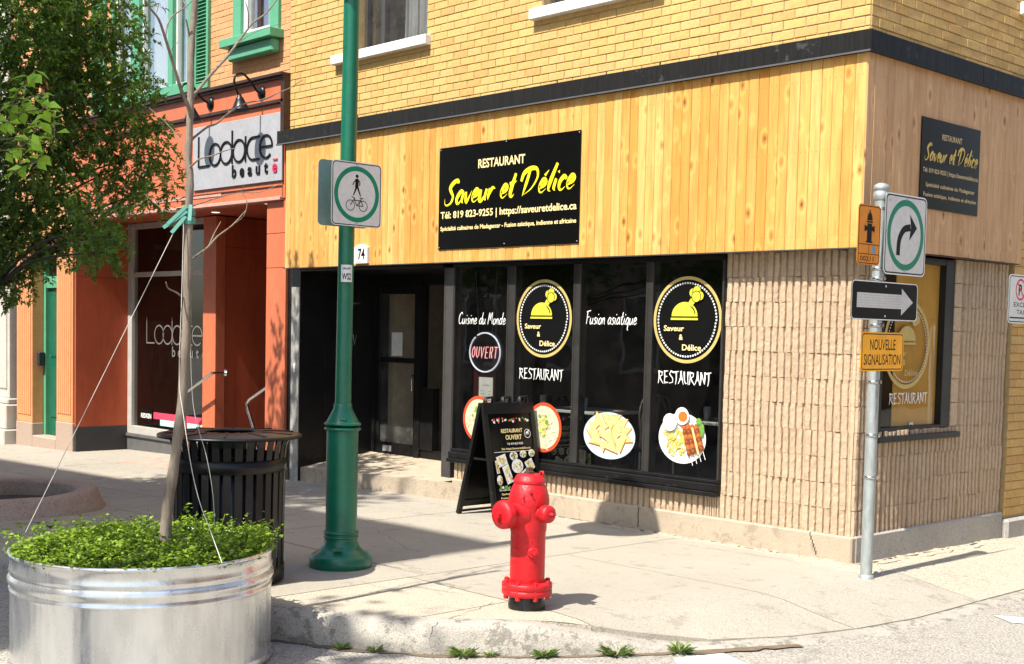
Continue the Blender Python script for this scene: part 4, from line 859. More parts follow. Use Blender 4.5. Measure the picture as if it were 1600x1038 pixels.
# ================================================================ SALON (orange) BUILDING
sb = thing('salon_building', 'orange brick salon building with green window trim and orange panelled shopfront', 'building', (-11.6, 0.8, -0.2))
GX = -0.3
bay = (-11.95, -9.73, 4.72, 7.4); sw_ = (-8.72, -7.86, 5.12, 7.0); bay2 = (-14.4, -13.0, 4.9, 7.4)
m_ = MB(); wallbox(m_, -16.2, -7.6, 4.60, 7.8, [bay, sw_, bay2], lambda q, a, b, c, d: q.box(a, b, 0.0, .25, c, d)); m_.box(-16.2, -13.2, .02, .3, 2.95, 4.6)
ow = m_.build('brick_wall', 'omortar', sb)
brickwork(ow, (0, 0, 0), (1, 0, 0), -16.2, -7.61, 4.60, 7.8, [bay, sw_, bay2], 'obrick', 240, seed=6, D=.004, J=.005)
m_ = MB(); m_.box(-16.2, -7.61, .3, 9, 7.8, 8.0); m_.box(-16.2, -16, .3, 9, -.4, 7.8); m_.box(-16.2, -7.61, 8.8, 9, -.4, 7.8); m_.box(-7.64, -7.61, 1.3, 9, -.4, 7.8); m_.build('roof', 'flash', sb)
# signboard fascia
m_ = MB(); m_.bbox(-13.2, -7.66, -.06, .25, 3.20, 4.30, .006); m_.bbox(-13.2, -7.66, -.075, .25, 4.34, 4.60, .006); m_.box(-7.655, -7.61, -.05, .0, 3.2, 4.6); fa = m_.build('signboard_panel', 'orange', sb)
m_ = MB(); m_.bbox(-13.25, -7.585, -.15, .0, 4.60, 4.635, .004); m_.bbox(-13.25, -7.585, -.11, .0, 4.57, 4.598, .004); m_.bbox(-13.2, -7.60, -.10, .0, 4.30, 4.338, .004); m_.bbox(-7.655, -7.585, -.10, -.002, 3.96, 4.57, .004)
m_.box(-9.95, -7.66, -.072, -.061, 3.335, 3.345); m_.build('cornice', 'browntrim', sb)
m_ = MB(); m_.bbox(-13.2, -7.66, -.09, .0, 3.175, 3.215, .004); m_.box(-13.2, -9.0, -.068, -.0605, 3.30, 3.34); m_.build('fascia_moulding', plain('pink_moulding', (.62, .33, .27), .6), sb)
# soffit with round spots
m_ = MB(); m_.box(-13.15, -7.66, .0, 2.5, 3.215, 3.25); so_ = m_.build('soffit', 'rust', sb)
for px, py in ((337, 332), (196, 340), (415, 318)):
    p = G(px, py, 3.214); m_ = MB(); m_.lathe([(.055, 0), (.055, -.004), (.035, -.006)], (p.x, p.y, 3.214), 16); m_.build('soffit_spot', 'spot', so_)
# big green bay window
m_ = MB(); z0, z1 = 4.78, 7.4
for a, b in ((-11.95, -11.88), (-11.36, -11.13), (-10.34, -10.22), (-9.84, -9.725)): m_.bbox(a, b, -.08, .06, z0, z1, .005)
m_.bbox(-12.05, -9.70, -.16, .06, 4.64, 4.78, .008); m_.box(-11.9, -9.8, -.06, .05, 6.9, 7.0); bw_ = m_.build('bay_window', 'tgreen', sb)
m_ = MB()
for a, b in ((-11.88, -11.36), (-11.13, -10.34), (-10.22, -9.84)): m_.box(a, a+.03, -.02, .04, z0, 6.9); m_.box(b-.03, b, -.02, .04, z0, 6.9); m_.box(a+.03, b-.03, -.02, .04, z0, z0+.05)
m_.build('sash', 'white', bw_)
for a, b in ((-11.88, -11.36), (-11.13, -10.34), (-10.22, -9.84)): m_ = MB(); m_.add([(a+.02, .01, z0+.03), (b-.02, .01, z0+.03), (b-.02, .01, 6.92), (a+.02, .01, 6.92)], [(0, 1, 2, 3)]); m_.build('pane', 'glass2', bw_)
m_ = MB(); m_.box(-12, -9.7, .9, .95, 4.6, 7.4); m_.box(-12, -9.7, .05, .95, 4.62, 4.64); m_.build('room_behind', plain('pale_room', (.5, .51, .5), .9), bw_)
m_ = MB(); n = 40; m_.add([v for i in range(n+1) for v in ((-11.86+2.0*i/n, .12+.03*math.sin(i*1.3), z0), (-11.86+2.0*i/n, .12+.03*math.sin(i*1.3+.5), 7.2))], [(2*i, 2*i+2, 2*i+3, 2*i+1) for i in range(n)], True); m_.build('sheer_curtain', plain('sky_bright_sheer', (.62, .64, .62), .9, var=.2), bw_)  # curtain paled so the panes look as bright as reflected sky
# louvred shutters
for a, b in ((-9.72, -9.38), (-12.62, -12.2)):
    m_ = MB(); z0, z1 = 4.68, 7.2; m_.bbox(a, a+.05, -.05, -.002, z0, z1, .004); m_.bbox(b-.05, b, -.05, -.002, z0, z1, .004); m_.bbox(a+.051, b-.051, -.049, -.003, z0, z0+.07, .004); m_.box(a+.05, b-.05, -.012, -.004, z0, z1)
    sh = m_.build('shutter', 'tgreen', sb); m2 = MB(); m2.obox((0, 0, 0), Vector((1, 0, 0)), Vector((0, .8, .6)), Vector((0, -.6, .8)), (b-a)/2-.052, .022, .004)
    me = None
    for k in range(int((z1-z0-.1)/.046)):
        if me is None: o = m2.build('slat', 'tgreen', sh, local=True); me = o.data; o.location = Vector(((a+b)/2, -.03, z0+.1))-wloc(sh)
        else: inst(me, 'slat', sh, ((a+b)/2, -.03, z0+.1+.046*k))
# small window with heavy green sill
m_ = MB(); m_.bbox(-8.80, -8.62, -.05, .1, 5.16, 7.0, .005); m_.bbox(-7.98, -7.80, -.05, .1, 5.16, 7.0, .005)
m_.bbox(-8.86, -7.74, -.20, .1, 5.06, 5.16, .006); m_.bbox(-8.78, -7.80, -.13, -.01, 4.90, 5.058, .02); sw2 = m_.build('small_window', 'tgreen', sb)
m_ = MB(); m_.box(-8.62, -8.54, .0, .08, 5.17, 6.9); m_.box(-8.05, -7.98, .0, .08, 5.17, 6.9); m_.box(-8.54, -8.05, .0, .08, 5.17, 5.26); m_.mi = 1; m_.box(-8.37, -8.29, .03, .09, 5.26, 6.9); m_.build('sash', ['white', 'browntrim'], sw2)
m_ = MB(); m_.add([(-8.55, .05, 5.25), (-8.04, .05, 5.25), (-8.04, .05, 6.9), (-8.55, .05, 6.9)], [(0, 1, 2, 3)]); m_.build('pane', 'glass2', sw2)
m_ = MB(); m_.box(-8.7, -7.9, .3, .32, 5.1, 6.95); m_.build('backing_panel', plain('cream_blind', (.5, .46, .38), .9), sw2)
# ground floor: right pilaster
m_ = MB()
for z0, z1 in ((.0, 2.385), (2.39, 2.79), (2.795, 3.17)): m_.bbox(-8.02, -7.61, -.03, .9, z0-.1*(z0 == 0), z1, .004)
m_.build('pilaster', 'orange', sb)
m_ = MB(); m_.bbox(-8.02, -7.50, -.035, .3, -.25, .05, .004); m_.build('pilaster_base', 'charcoal', sb)
m_ = MB(); m_.box(-8.015, -8.0, .9, 2.6, -.2, 3.2); m_.build('recess_side_panel', 'rust', sb)
# recess: left return wall, shop window, column, inner return wall
for z0, z1 in ((.235, 2.37), (2.375, 2.79), (2.795, 3.2)): m_ = MB(); m_.bbox(-13.23, -13.19, .0, .87, z0-(.1 if z0 < .3 else 0), z1, .003); m_.build('return_panel', 'rust', sb)
m_ = MB(); m_.bbox(-13.23, -13.185, .0, .87, -.45, .13, .003); m_.build('return_panel_base', 'charcoal', sb)
m_ = MB(); m_.bbox(-13.195, -10.56, .83, .95, -.45, -.02, .003); m_.box(-13.18, -10.6, .80, .83, -.018, .02); m_.build('window_base', plain('lit_charcoal_panel', (.12, .12, .12), .6, var=.3), sb)  # the charcoal base again, its sunlit grey put into the colour
m_ = MB(); z0, z1 = .14, 3.2
m_.bbox(-13.19, -13.06, .83, .93, .02, z1, .004); m_.bbox(-13.058, -10.92, .83, .93, .02, z0, .004); m_.bbox(-13.058, -10.92, .84, .92, 2.40, 2.47, .004); m_.box(-13.058, -10.92, .84, .92, 3.12, 3.2)
sw3 = m_.build('shop_window', plain('cream_frame', (.46, .44, .40), .5, var=.15), sb)
m_ = MB(); m_.add([(-13.07, .88, .13), (-10.91, .88, .13), (-10.91, .88, 3.15), (-13.07, .88, 3.15)], [(0, 1, 2, 3)]); m_.build('pane', 'glass', sw3)
d = Dec((0, .875, 0), (1, 0, 0), (0, 0, 1))
def AA(px, py): q = A(px, py, .875); return q.x, q.z
def lodace(mk_, fin, U, V, W, H, sw, m, mr):
    """thin round lettering; U,V lower left, W,H extent, u right, v down fractions of the panel"""
    def P(u, v): return (U+u*W, V+(1-v)*H)
    r = .148*H/.81; w_ = sw
    d = mk_(); d.stroke([P(.075, .155), P(.075, .645)], w_, m, sm=False); d.stroke([P(.07, .635), P(.20, .635)], w_, m, sm=False); fin(d); d = mk_()
    def circ(u, v, a0=0, a1=360, rr_=r): x, y = P(u, v); d.ring(x, y, rr_+w_/2, rr_-w_/2, m, 40, a0, a1)
    rr2 = r-w_/2; circ(.27, .475, rr_=rr2); fin(d); d = mk_(); circ(.40, .475, rr_=rr2); d.stroke([P(.468, .15), P(.468, .66)], w_, m, sm=False); fin(d); d = mk_()
    circ(.545, .475, rr_=rr2); d.stroke([P(.618, .27), P(.618, .66)], w_, m, sm=False); fin(d); d = mk_(); circ(.70, .475, 75, 285, rr2); x, y = P(.70, .475)
    d.stroke([(x, y+rr2), (x+r*.95, y+rr2)], w_, m, sm=False); d.stroke([(x, y-rr2), (x+r*.95, y-rr2)], w_, m, sm=False); fin(d); d = mk_()
    circ(.838, .475, 0, 315, rr2); x, y = P(.838, .475); d.stroke([(x-rr2, y), (x+rr2, y)], w_, m, sm=False); fin(d)
    for i, c in enumerate('beaut'):
        x, y = P(.47+.088*i, .87); d = mk_(); d.text(c, x, y, .155*H/.81, m=m, bold=.02, caph=.73); fin(d)
    x, y = P(.47+.088*5, .87); d = mk_(); d.text('e', x, y, .155*H/.81, m=mr, bold=.02); d.stroke([(x+.01, y+.15*H/.81), (x+.1*W/2, y+.15*H/.81)], w_*.7, mr, sm=False); fin(d)
x0, zb_ = AA(222, 548); x1, _ = AA(326, 548); lodace(lambda: Dec((0, .875, 0), (1, 0, 0), (0, 0, 1)), lambda q: q.build('letter', sw3), x0, 1.12, (x1-x0), .80, .022, 'greytext', 'greytext')
x0, z0 = AA(219, 657); x1, z1 = AA(238, 640); d.rect(x0, z0, x1, z1, 'ink'); d.text('REDKEN', x0+.03, z0+.05, .07, x1-x0-.06, 'palewhite', .03)
M['pinkband'] = flat('pink_band', (.65, .06, .12), .5); M['paleblue'] = flat('pale_blue_band', (.45, .62, .60), .5)
d.build('window_sticker', sw3); d = Dec((0, .875, 0), (1, 0, 0), (0, 0, 1)); d.rect(AA(240, 655)[0], .28, -10.92, .38, 'pinkband'); d.rect(AA(240, 655)[0]+.2, .19, -10.92, .28, 'paleblue'); d.build('window_strip', sw3)
m_ = MB(); m_.bbox(-10.91, -10.57, .80, .95, -.2, 3.2, .004); m_.build('column', 'orange', sb)
for z0, z1 in ((-.1, 2.78), (2.785, 3.2)): m_ = MB(); m_.bbox(-10.62, -10.58, .952, 3.2, z0, z1, .003); m_.build('inner_return_panel', 'rust', sb)
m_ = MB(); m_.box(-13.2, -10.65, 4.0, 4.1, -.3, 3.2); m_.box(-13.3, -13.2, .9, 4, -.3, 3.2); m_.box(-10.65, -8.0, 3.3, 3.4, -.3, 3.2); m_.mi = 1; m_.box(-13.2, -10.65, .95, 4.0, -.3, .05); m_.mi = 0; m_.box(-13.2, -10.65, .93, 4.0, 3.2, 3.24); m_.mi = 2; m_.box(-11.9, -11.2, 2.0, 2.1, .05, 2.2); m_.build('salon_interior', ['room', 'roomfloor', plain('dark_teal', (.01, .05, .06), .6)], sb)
# steps in the recess
m_ = MB(); m_.box(-10.55, -8.03, .35, 3.2, -.3, .06); m_.build('recess_step', 'charcoal', sb)
m_ = MB(); me = None; rr = random.Random(6)
bm3 = brick_mesh('paver', .19, .09, .05, 'pinkbrick', 3)[0]
bmm = bpy.data.meshes.new('paver'); bmm.from_pydata([(v[0], v[2], -v[1]) for v in bm3.v], [], bm3.f); bmm.materials.append(M['pinkbrick'])
for i in range(13):
    for j in range(6):
        x, y = -11.1+.2*i+(.1 if j % 2 else 0), -.30+.1*j
        if y > .8: continue
        o = inst(bmm, 'paver', walk, (x, y, gz(x, y)-.038+rr.uniform(-.003, .003)))
for c in range(2):
    for i in range(5): m_.bbox(-9.72+.2*i+.05*c, -9.53+.2*i+.05*c, -.12, .34, -.19+.085*c, -.11+.085*c, .008)
m_.build('paver_step', 'pinkbrick', sb)
# handrails
hr = MB(); pts = []
p0, p1, p2 = A(332, 583, .6), A(285, 618, .6), A(290, 690, .6)
hr.tube([(p0.x, .6, p0.z), (p1.x+.08, .6, p1.z+(p0.z-p1.z)*.08/(p0.x-p1.x)), (p1.x, .6, p1.z-.02), (p1.x+.02, .6, p1.z-.12), (p2.x+.1, .6, -.12)], .021, 10); hr.tube([(p0.x, .6, p0.z), (p0.x, .80, p0.z)], .016, 8); hr.lathe([(.045, 0), (.045, -.012), (.03, -.014)], (p0.x, .80, p0.z), 14, axis=(0, -1, 0))
tag(hr.build('handrail', 'steel'), 'steel handrail fixed to the orange column beside the salon window', 'handrail', 'handrails at the salon door')
hr = MB(); p0, p1, p2 = A(421, 603, .5), A(386, 628, .5), A(397, 672, .5)
hr.tube([(p0.x+.2, .5, p0.z+.12), (p0.x, .5, p0.z), (p1.x+.06, .5, p1.z+.03), (p1.x, .5, p1.z-.02), (p1.x+.02, .5, p1.z-.1), (p2.x, .5, p2.z), (p2.x+.1, .5, .0)], .021, 10)
tag(hr.build('handrail', 'steel'), 'bent steel handrail against the shaded orange recess wall, right of the salon window', 'handrail', 'handrails at the salon door')
# left pilasters and green door
def pil(x0, x1, zb, name='fluted_pilaster'):
    m_ = MB(); m_.bbox(x0, x1, -.02, .155, zb, 2.70, .004); n = 7; wd = (x1-x0-.08)/n
    for k in range(n): m_.bbox(x0+.04+wd*k+.008, x0+.04+wd*(k+1)-.008, -.034, -.021, zb+.12, 2.62, .005)
    m_.bbox(x0-.02, x1+.02, -.05, .42, 2.705, 2.76, .005); m_.bbox(x0-.01, x1+.01, -.035, .42, 2.765, 2.86, .005); m_.bbox(x0-.03, x1+.03, -.06, .42, 2.865, 2.92, .005); m_.build(name, 'peach', sb)
    m_ = MB(); m_.bbox(x0-.01, x1+.01, -.03, .16, -.5, zb-.002, .01); m_.build('pilaster_base', 'pinkstone', sb)
pil(-13.80, -13.25, .19); pil(-15.27, -14.68, .10)
m_ = MB(); m_.bbox(-15.4, -13.17, -.09, .3, 2.925, 3.02, .006); m_.bbox(-15.4, -13.17, -.05, .3, 3.025, 3.25, .006); m_.box(-15.4, -13.17, .0, .5, 2.86, 2.92); m_.build('entablature', 'peach', sb)
m_ = MB(); m_.bbox(-14.675, -14.60, .16, .28, -.2, 2.86, .004); m_.bbox(-13.9, -13.8, .16, .28, -.2, 2.86, .004); m_.bbox(-14.6, -13.9, .17, .26, 2.22, 2.40, .004); m_.build('door_frame', 'tgreen', sb)
m_ = MB(); m_.bbox(-14.6, -13.9, .21, .25, -.08, 2.22, .004); m_.bbox(-14.52, -14.0, .198, .209, .2, 1.0, .01); m_.bbox(-14.52, -14.0, .198, .209, 1.15, 2.1, .01); gd = m_.build('green_door', 'dgreen', sb)
m_ = MB(); m_.lathe([(.01, 0), (.012, .04), (.03, .05), (.03, .07), (.0, .08)], (-13.97, .21, .98), 14, axis=(0, -1, 0)); m_.build('door_knob', 'steel', gd)
m_ = MB(); m_.add([(-14.6, .22, 2.4), (-13.9, .22, 2.4), (-13.9, .22, 2.86), (-14.6, .22, 2.86)], [(0, 1, 2, 3)]); m_.build('transom_pane', 'black', sb)
m_ = MB(); m_.bbox(-14.665, -13.815, -.03, .46, -.5, -.09, .015); m_.build('stone_step', 'pinkstone', sb)
m_ = MB(); m_.bbox(-14.672, -14.60, .05, .15, 1.0, 1.22, .01); m_.build('mailbox', 'charcoal', sb)
# grey neighbour at far left
gb = thing('stone_building', 'pale grey stone shopfront at the far left beyond the orange salon building', 'building', (-19, 0, -.35))
m_ = MB(); m_.bbox(-15.95, -15.42, -.08, .4, .45, 4.4, .01); m_.bbox(-15.86, -15.5, -.095, -.081, .6, 4.2, .012); m_.build('pier', 'greyst', gb)
m_ = MB(); m_.bbox(-16.05, -15.38, -.16, .4, -.05, .35, .02); m_.bbox(-16.0, -15.40, -.12, .4, .352, .448, .02); m_.bbox(-16.1, -15.36, -.20, .4, -.6, -.052, .02); m_.build('pier_base', 'greyst', gb)
m_ = MB(); m_.box(-24, -15.42, .42, 6, -.5, 8); m_.box(-24, -15.42, -.1, .41, 3.2, 8); m_.build('wall', 'greyst', gb)
m_ = MB(); m_.box(-20, -15.95, .1, .35, .2, 3.2); m_.build('shop_window', 'black', gb)
m_ = MB(); m_.bbox(-20, -15.95, -.05, .4, -.5, .198, .01); m_.build('window_base', 'greyst', gb)
m_ = MB(); m_.bbox(-24, -15.4, -.3, .4, 3.0, 3.198, .02); m_.build('cornice', 'greyst', gb)
# salon sign with raised letters
sg = thing('salon_sign', 'silver grey sign panel with thin black round letters spelling Lodace beauté', 'sign', (-8.77, -.06, 3.37))
m_ = MB(); p0, p1 = A(303, 205, -.075), A(441, 288, -.075); m_.bbox(p0.x, p1.x, -.085, -.062, 3.40, 4.19, .003); m_.build('panel', 'silver', sg)
M['pinkink'] = flat('pink_lettering', (.55, .02, .09), .5); 
def fin_(q):
    o = q.build('letter', sg); md = o.modifiers.new('depth', 'SOLIDIFY'); md.thickness = .01; md.offset = -1
lodace(lambda: Dec((0, -.086, 0), (1, 0, 0), (0, 0, 1), .012), fin_, p0.x, 3.40, p1.x-p0.x, .79, .024, 'ink', 'pinkink')

# goosenecks
for (mx, my), (hx, hy), lab in (((409, 145), (375, 160), 'black gooseneck lamp above the right part of the silver salon sign'), ((329, 162), (300, 176), 'black gooseneck lamp above the salon sign, behind the bare sapling trunk')):
    w_ = A(mx, my, -.08); h = B(hx, hy, w_.x); t = thing('gooseneck_lamp', lab, 'wall lamp', (w_.x, -.08, w_.z), 'gooseneck lamps over the salon sign')
    m_ = MB(); m_.lathe([(.075, 0), (.075, .015), (.05, .03), (.02, .04)], w_, 20, axis=(0, -1, 0)); m_.build('wall_plate', 'black', t)
    m_ = MB(); x = w_.x; hy_, hz = h.y, h.z
    pl_ = ((402, 143), (395, 133), (387, 122), (378, 115), (369, 117), (366, 126), (368, 138)) if mx > 400 else ((320, 158), (311, 149), (303, 137), (294, 131), (286, 133), (283, 142), (286, 154))
    P_ = [(x, -.1, w_.z)]+[tuple(B(a, b, x)) for a, b in pl_]+[(x, hy_, hz+.06)]
    m_.tube([tuple(q) for q in smooth_line(P_, 5)], .014, 8); m_.build('arm', 'black', t)
    m_ = MB(); c = Vector((x, hy_, hz)); m_.lathe([(.022, .09), (.03, .06), (.045, .05), (.05, .03), (.10, -.07), (.125, -.10), (.118, -.10), (.03, .0)], c, 24, axis=Vector((0, -.12, 1))); m_.build('shade', 'black', t)
# ================================================================ RESTAURANT SIGNS
M['signrust'] = None
t = thing('restaurant_sign', 'wide black restaurant sign with yellow brush lettering on the sunlit pine boards', 'sign', (-3.75, -.13, 2.5))
m_ = MB(); a, b = -4.73, -2.79; z0, z1 = 2.50, 3.505; m_.bbox(a, b, -.142, -.134, z0, z1, .002); m_.build('panel', 'board', t)
d = Dec((a, -.1425, z0), (1, 0, 0), (0, 0, 1)); W, H = b-a, z1-z0
d.text('RESTAURANT', W*.30, H*.765, H*.085, W*.335, 'cream', .022)
d.script('Saveur et Délice', W*.045, H*.43, H*.235, W*.925, 'yellowink', .20, .22, .35, slope=.035)
d.text('Tél: 819 823-9255 | https://saveuretdelice.ca', W*.02, H*.305, H*.068, W*.965, 'cream', .022)
d.text('Spécialité culinaires de Madagascar - Fusion asiatique, indienne et africaine', W*.02, H*.185, H*.042, W*.965, 'cream', .022)
d.build('lettering', t)
for u, v in ((.01, .02), (.99, .02), (.5, .03), (.01, .98), (.99, .98), (.5, .985)): q = MB(); q.lathe([(.006, 0), (.005, .003), (0, .004)], (a+W*u, -.142, z0+H*v), 8, axis=(0, -1, 0)); q.build('screw', 'silver', t)
M['creamshade'] = flat('shaded_cream_lettering', (.6, .45, .22), .5)  # the cream lettering dimmed in colour for the wall in shade
t = thing('restaurant_sign', 'squarer black restaurant sign on the shaded side of the pine band', 'sign', (.08, 1.12, 2.7))
m_ = MB(); y0, y1, z0, z1 = .655, 1.60, 2.73, 3.43; m_.bbox(.073, .081, y0, y1, z0, z1, .002); m_.build('panel', 'board', t)
d = Dec((.0815, y0, z0), (0, 1, 0), (0, 0, 1)); W, H = y1-y0, z1-z0
d.text('RESTAURANT', W*.33, H*.79, H*.065, W*.34, 'creamshade', .022); M['yellowshade'] = flat('shaded_yellow_lettering', (.62, .44, .10), .5); d.script('Saveur et Délice', W*.05, H*.53, H*.19, W*.90, 'yellowshade', .20, .22, .35, slope=.02)  # brush yellow dimmed likewise, shade put into its colour
d.text('Tél: 819 823-9255 | https://saveuretdelice.ca', W*.03, H*.40, H*.05, W*.94, 'creamshade', .022); d.text('Spécialité culinaires de Madagascar', W*.08, H*.245, H*.045, W*.84, 'creamshade', .022); d.text('Fusion asiatique, indienne et africaine', W*.05, H*.135, H*.045, W*.90, 'creamshade', .022); d.build('lettering', t)
# house number
t = thing('house_number_plate', 'white arched house number plate on the pine band beside the green lamp post', 'number plate', (-5.98, -.135, 2.39))
p0, p1 = A(556, 412, -.15), A(575, 382, -.15)
x0, x1, z0, z1 = p1.x-.235, p1.x, p0.z, p1.z; m_ = MB(); k = 8; pts = [(x0, -.134, z0), (x1, -.134, z0), (x1, -.134, z1-.03)]+[(x1-(x1-x0)*i/k, -.134, z1-.03+.035*math.sin(math.pi*i/k)) for i in range(1, k)]+[(x0, -.134, z1-.03)]
m_.prism(pts[::-1], .025, (0, -1, 0)); m_.build('plate', 'white', t); d = Dec((x0, -.16, z0), (1, 0, 0), (0, 0, 1)); d.rrect(.015, .012, x1-x0-.015, z1-z0-.045, .01, 'signwhite'); d.text('74', .075, .045, .115, .12, 'ink', .03); d.build('lettering', t)
# neon sign, menu
t = thing('open_sign', 'oval neon OUVERT sign hanging inside the leftmost shop window', 'neon sign', (-4.3, .16, 1.45))
c = A(757, 551, .16); x, z = c.x, c.z; rx, rz2 = .225, .195
m_ = MB(); n = 36; m_.prism([(x+rx*1.12*math.cos(6.283*i/n), .18, z+rz2*1.12*math.sin(6.283*i/n)) for i in range(n)], .02, (0, 1, 0)); m_.build('backing', 'black', t)
m_ = MB()
for a0, a1 in ((-60, 125), (130, 300)):
    m_.tube([(x+rx*math.cos(math.radians(a)), .165, z+rz2*math.sin(math.radians(a))) for a in range(a0, a1, 6)], .0085, 6)
m_.build('ring_tube', 'neonwhite', t)
m_ = MB(); L = [('O', [[(.5, 1), (.15, .75), (.1, .25), (.4, 0), (.7, .25), (.75, .75), (.5, 1)]]), ('U', [[(.1, 1), (.05, .25), (.35, 0), (.65, .25), (.75, 1)]]), ('V', [[(.05, 1), (.35, 0), (.75, 1)]]), ('E', [[(.7, 1), (.15, 1), (.1, 0), (.65, 0)], [(.12, .5), (.55, .5)]]), ('R', [[(.1, 0), (.15, 1), (.6, 1), (.7, .75), (.5, .5), (.15, .5)], [(.4, .5), (.65, 0)]]), ('T', [[(.0, 1), (.8, 1)], [(.4, 1), (.35, 0)]])]
for i, (_, sts) in enumerate(L):
    m_ = MB()
    for st in sts: m_.tube([(x-.19+.066*i+.06*(a+.2*(b-.5)), .162, z-.055+.11*b) for a, b in st], .0055, 6)
    m_.build('letter_tube', 'neonpink', t)
m_ = MB(); m_.tube([(x-.1, .17, z+rz2), (x-.13, .17, 2.0), (x-.17, .17, 2.3)], .003, 5); m_.tube([(x+.1, .17, z+rz2), (x+.15, .17, 2.3)], .003, 5); m_.build('cord', 'greyframe', t)
t = thing('menu_board', 'dark red board with a white menu sheet under the neon sign', 'menu', (-4.35, .2, .6))
p0 = A(739, 660, .2); p1 = A(773, 578, .2); m_ = MB(); m_.bbox(p0.x, p1.x, .195, .22, .55, p1.z, .003); m_.build('board', plain('dark_red_board', (.06, .006, .008), .6), t)
d = Dec((p0.x, .194, 0), (1, 0, 0), (0, 0, 1)); w_ = p1.x-p0.x; zt = p1.z-.08; d.rect(w_*.28, zt-.42, w_*.95, zt, 'palewhite'); d.text('LE MENU', w_*.45, zt-.09, .02, w_*.35, 'greytext')
for k in range(9): d.rect(w_*.36, zt-.14-.03*k, w_*(.5+.06*(k % 3)), zt-.136-.03*k, 'greytext'); d.rect(w_*.74, zt-.14-.03*k, w_*.86, zt-.136-.03*k, 'greytext')
d.build('sheet', t)
t = tag(None or (lambda m: m)(0) or MB().bbox(-6.98, -6.78, DY+.012, DY+.019, 1.38, 1.66, .001).build('door_notice', 'palewhite'), 'white paper notice taped inside the entrance door glass', 'notice')
# dining room furniture
def table(x, y, lab):
    t = thing('dining_table', lab, 'table', (x, y, .2), 'tables inside the restaurant'); m_ = MB(); m_.bbox(x-.4, x+.4, y-.3, y+.3, .93, .96, .006); m_.build('table_top', plain('grey_tabletop', (.6, .6, .57), .4), t)
    m_ = MB(); m_.tube([(x, y, .2), (x, y, .93)], .03, 8); m_.bbox(x-.25, x+.25, y-.2, y+.2, .2, .23, .01); m_.build('pedestal', 'black', t)
def chair(x, y, rz, lab):
    t = thing('dining_chair', lab, 'chair', (x, y, .2), 'chairs inside the restaurant', rz); m_ = MB(); m_.bbox(-.2, .2, -.2, .2, .43, .47, .01); m_.build('seat', 'black', t, local=True)
    m_ = MB(); m_.tube(smooth_line([(-.18, .18, .45), (-.2, .22, .75), (-.1, .24, .92), (.1, .24, .92), (.2, .22, .75), (.18, .18, .45)], 4), .012, 6); m_.tube([(0, .2, .47), (0, .24, .92)], .01, 6); m_.build('backrest', 'greyframe', t, local=True)
    for a in (-1, 1):
        for b in (-1, 1): m_ = MB(); m_.tube([(a*.17, b*.17, .43), (a*.2, b*.2, 0)], .012, 6); m_.build('leg', 'greyframe', t, local=True)
def tumbler(x, y, lab):
    m_ = MB(); m_.lathe([(.028, 0), (.036, .12), (.034, .12), (.026, .01)], (x, y, .96), 14); tag(m_.build('drinking_glass', M['tumbler']), lab, 'glass', 'glasses on the window tables')
M['tumbler'] = plain('clear_tumbler', (.32, .34, .34), .15, var=.1)
table(-1.55, .62, 'grey table inside the rightmost shop window, behind the kebab plate print'); table(-3.35, .65, 'grey table inside the window behind the noodle bowl print')
chair(-2.35, .7, 1.57, 'round backed black chair inside behind the samosa plate print'); chair(-.75, .7, -1.57, 'round backed chair by the ribbed wall end of the shop window'); chair(-2.75, .7, -1.57, 'round backed chair inside left of the samosa plate print'); chair(-1.9, 1.3, 3.1, 'chair with curved back behind the rightmost window table')
for q in ((1105, 648, 'clear tumbler on the table behind the kebab plate print'), (848, 630, 'clear tumbler on the table above the noodle bowl print'), (913, 640, 'clear tumbler left of the samosa plate print')):
    p = A(q[0], q[1], .5); tumbler(p.x, .5, q[2])
# ================================================================ STREET OBJECTS
# --- fire hydrant
HX, HY = -0.400, -3.03; hz = gz(HX, HY)
t = thing('fire_hydrant', 'glossy red fire hydrant with black foot standing on the sidewalk near the kerb', 'fire hydrant', (HX, HY, hz))
def loc(m_, name, mat, par=t, **k): return m_.build(name, mat, par, local=True, **k)
m_ = MB(); m_.lathe([(.112, -.02), (.115, .02), (.110, .05), (.104, .09)], n=28, wob=lambda a, z: .02*math.sin(5*a+z*40)); loc(m_, 'foot', 'tar')
m_ = MB(); m_.smooth = True
m_.lathe([(.10, .09), (.104, .16), (.107, .18), (.108, .20), (.108, .47), (.112, .485), (.113, .50), (.113, .56), (.118, .60), (.125, .64), (.127, .665), (.122, .70), (.108, .745), (.092, .775)], n=36); bd = loc(m_, 'barrel', 'red')
m_ = MB(); m_.lathe([(.145, .085), (.155, .095), (.155, .118), (.150, .122), (.150, .127), (.155, .131), (.155, .158), (.148, .165), (.108, .168)], n=36, wob=lambda a, z: .012*math.cos(8*a)); loc(m_, 'flange', 'red')
fb = MB()
for k in range(8):
    a = 6.283*(k+.5)/8; fb = MB(); fb.lathe([(.014, .066), (.016, .068), (.016, .084), (.016, .166), (.015, .178), (.006, .182)], (.138*math.cos(a), .138*math.sin(a), 0), 6, smooth=False); loc(fb, 'flange_bolt', 'red')
m_ = MB(); m_.lathe([(.094, .772), (.098, .778), (.098, .790), (.092, .80), (.080, .822), (.060, .832), (.0, .834)], n=32); loc(m_, 'bonnet', 'red')
m_ = MB(); m_.lathe([(.034, .83), (.034, .845), (.024, .848), (.022, .87), (.0, .872)], n=5, smooth=False); loc(m_, 'operating_nut', 'rusty')
m_ = MB(); m_.tube([(.055, .03, .82), (.06, .035, .845), (.075, .04, .85), (.075, .045, .83)], .008, 6); loc(m_, 'lifting_eye', 'red')
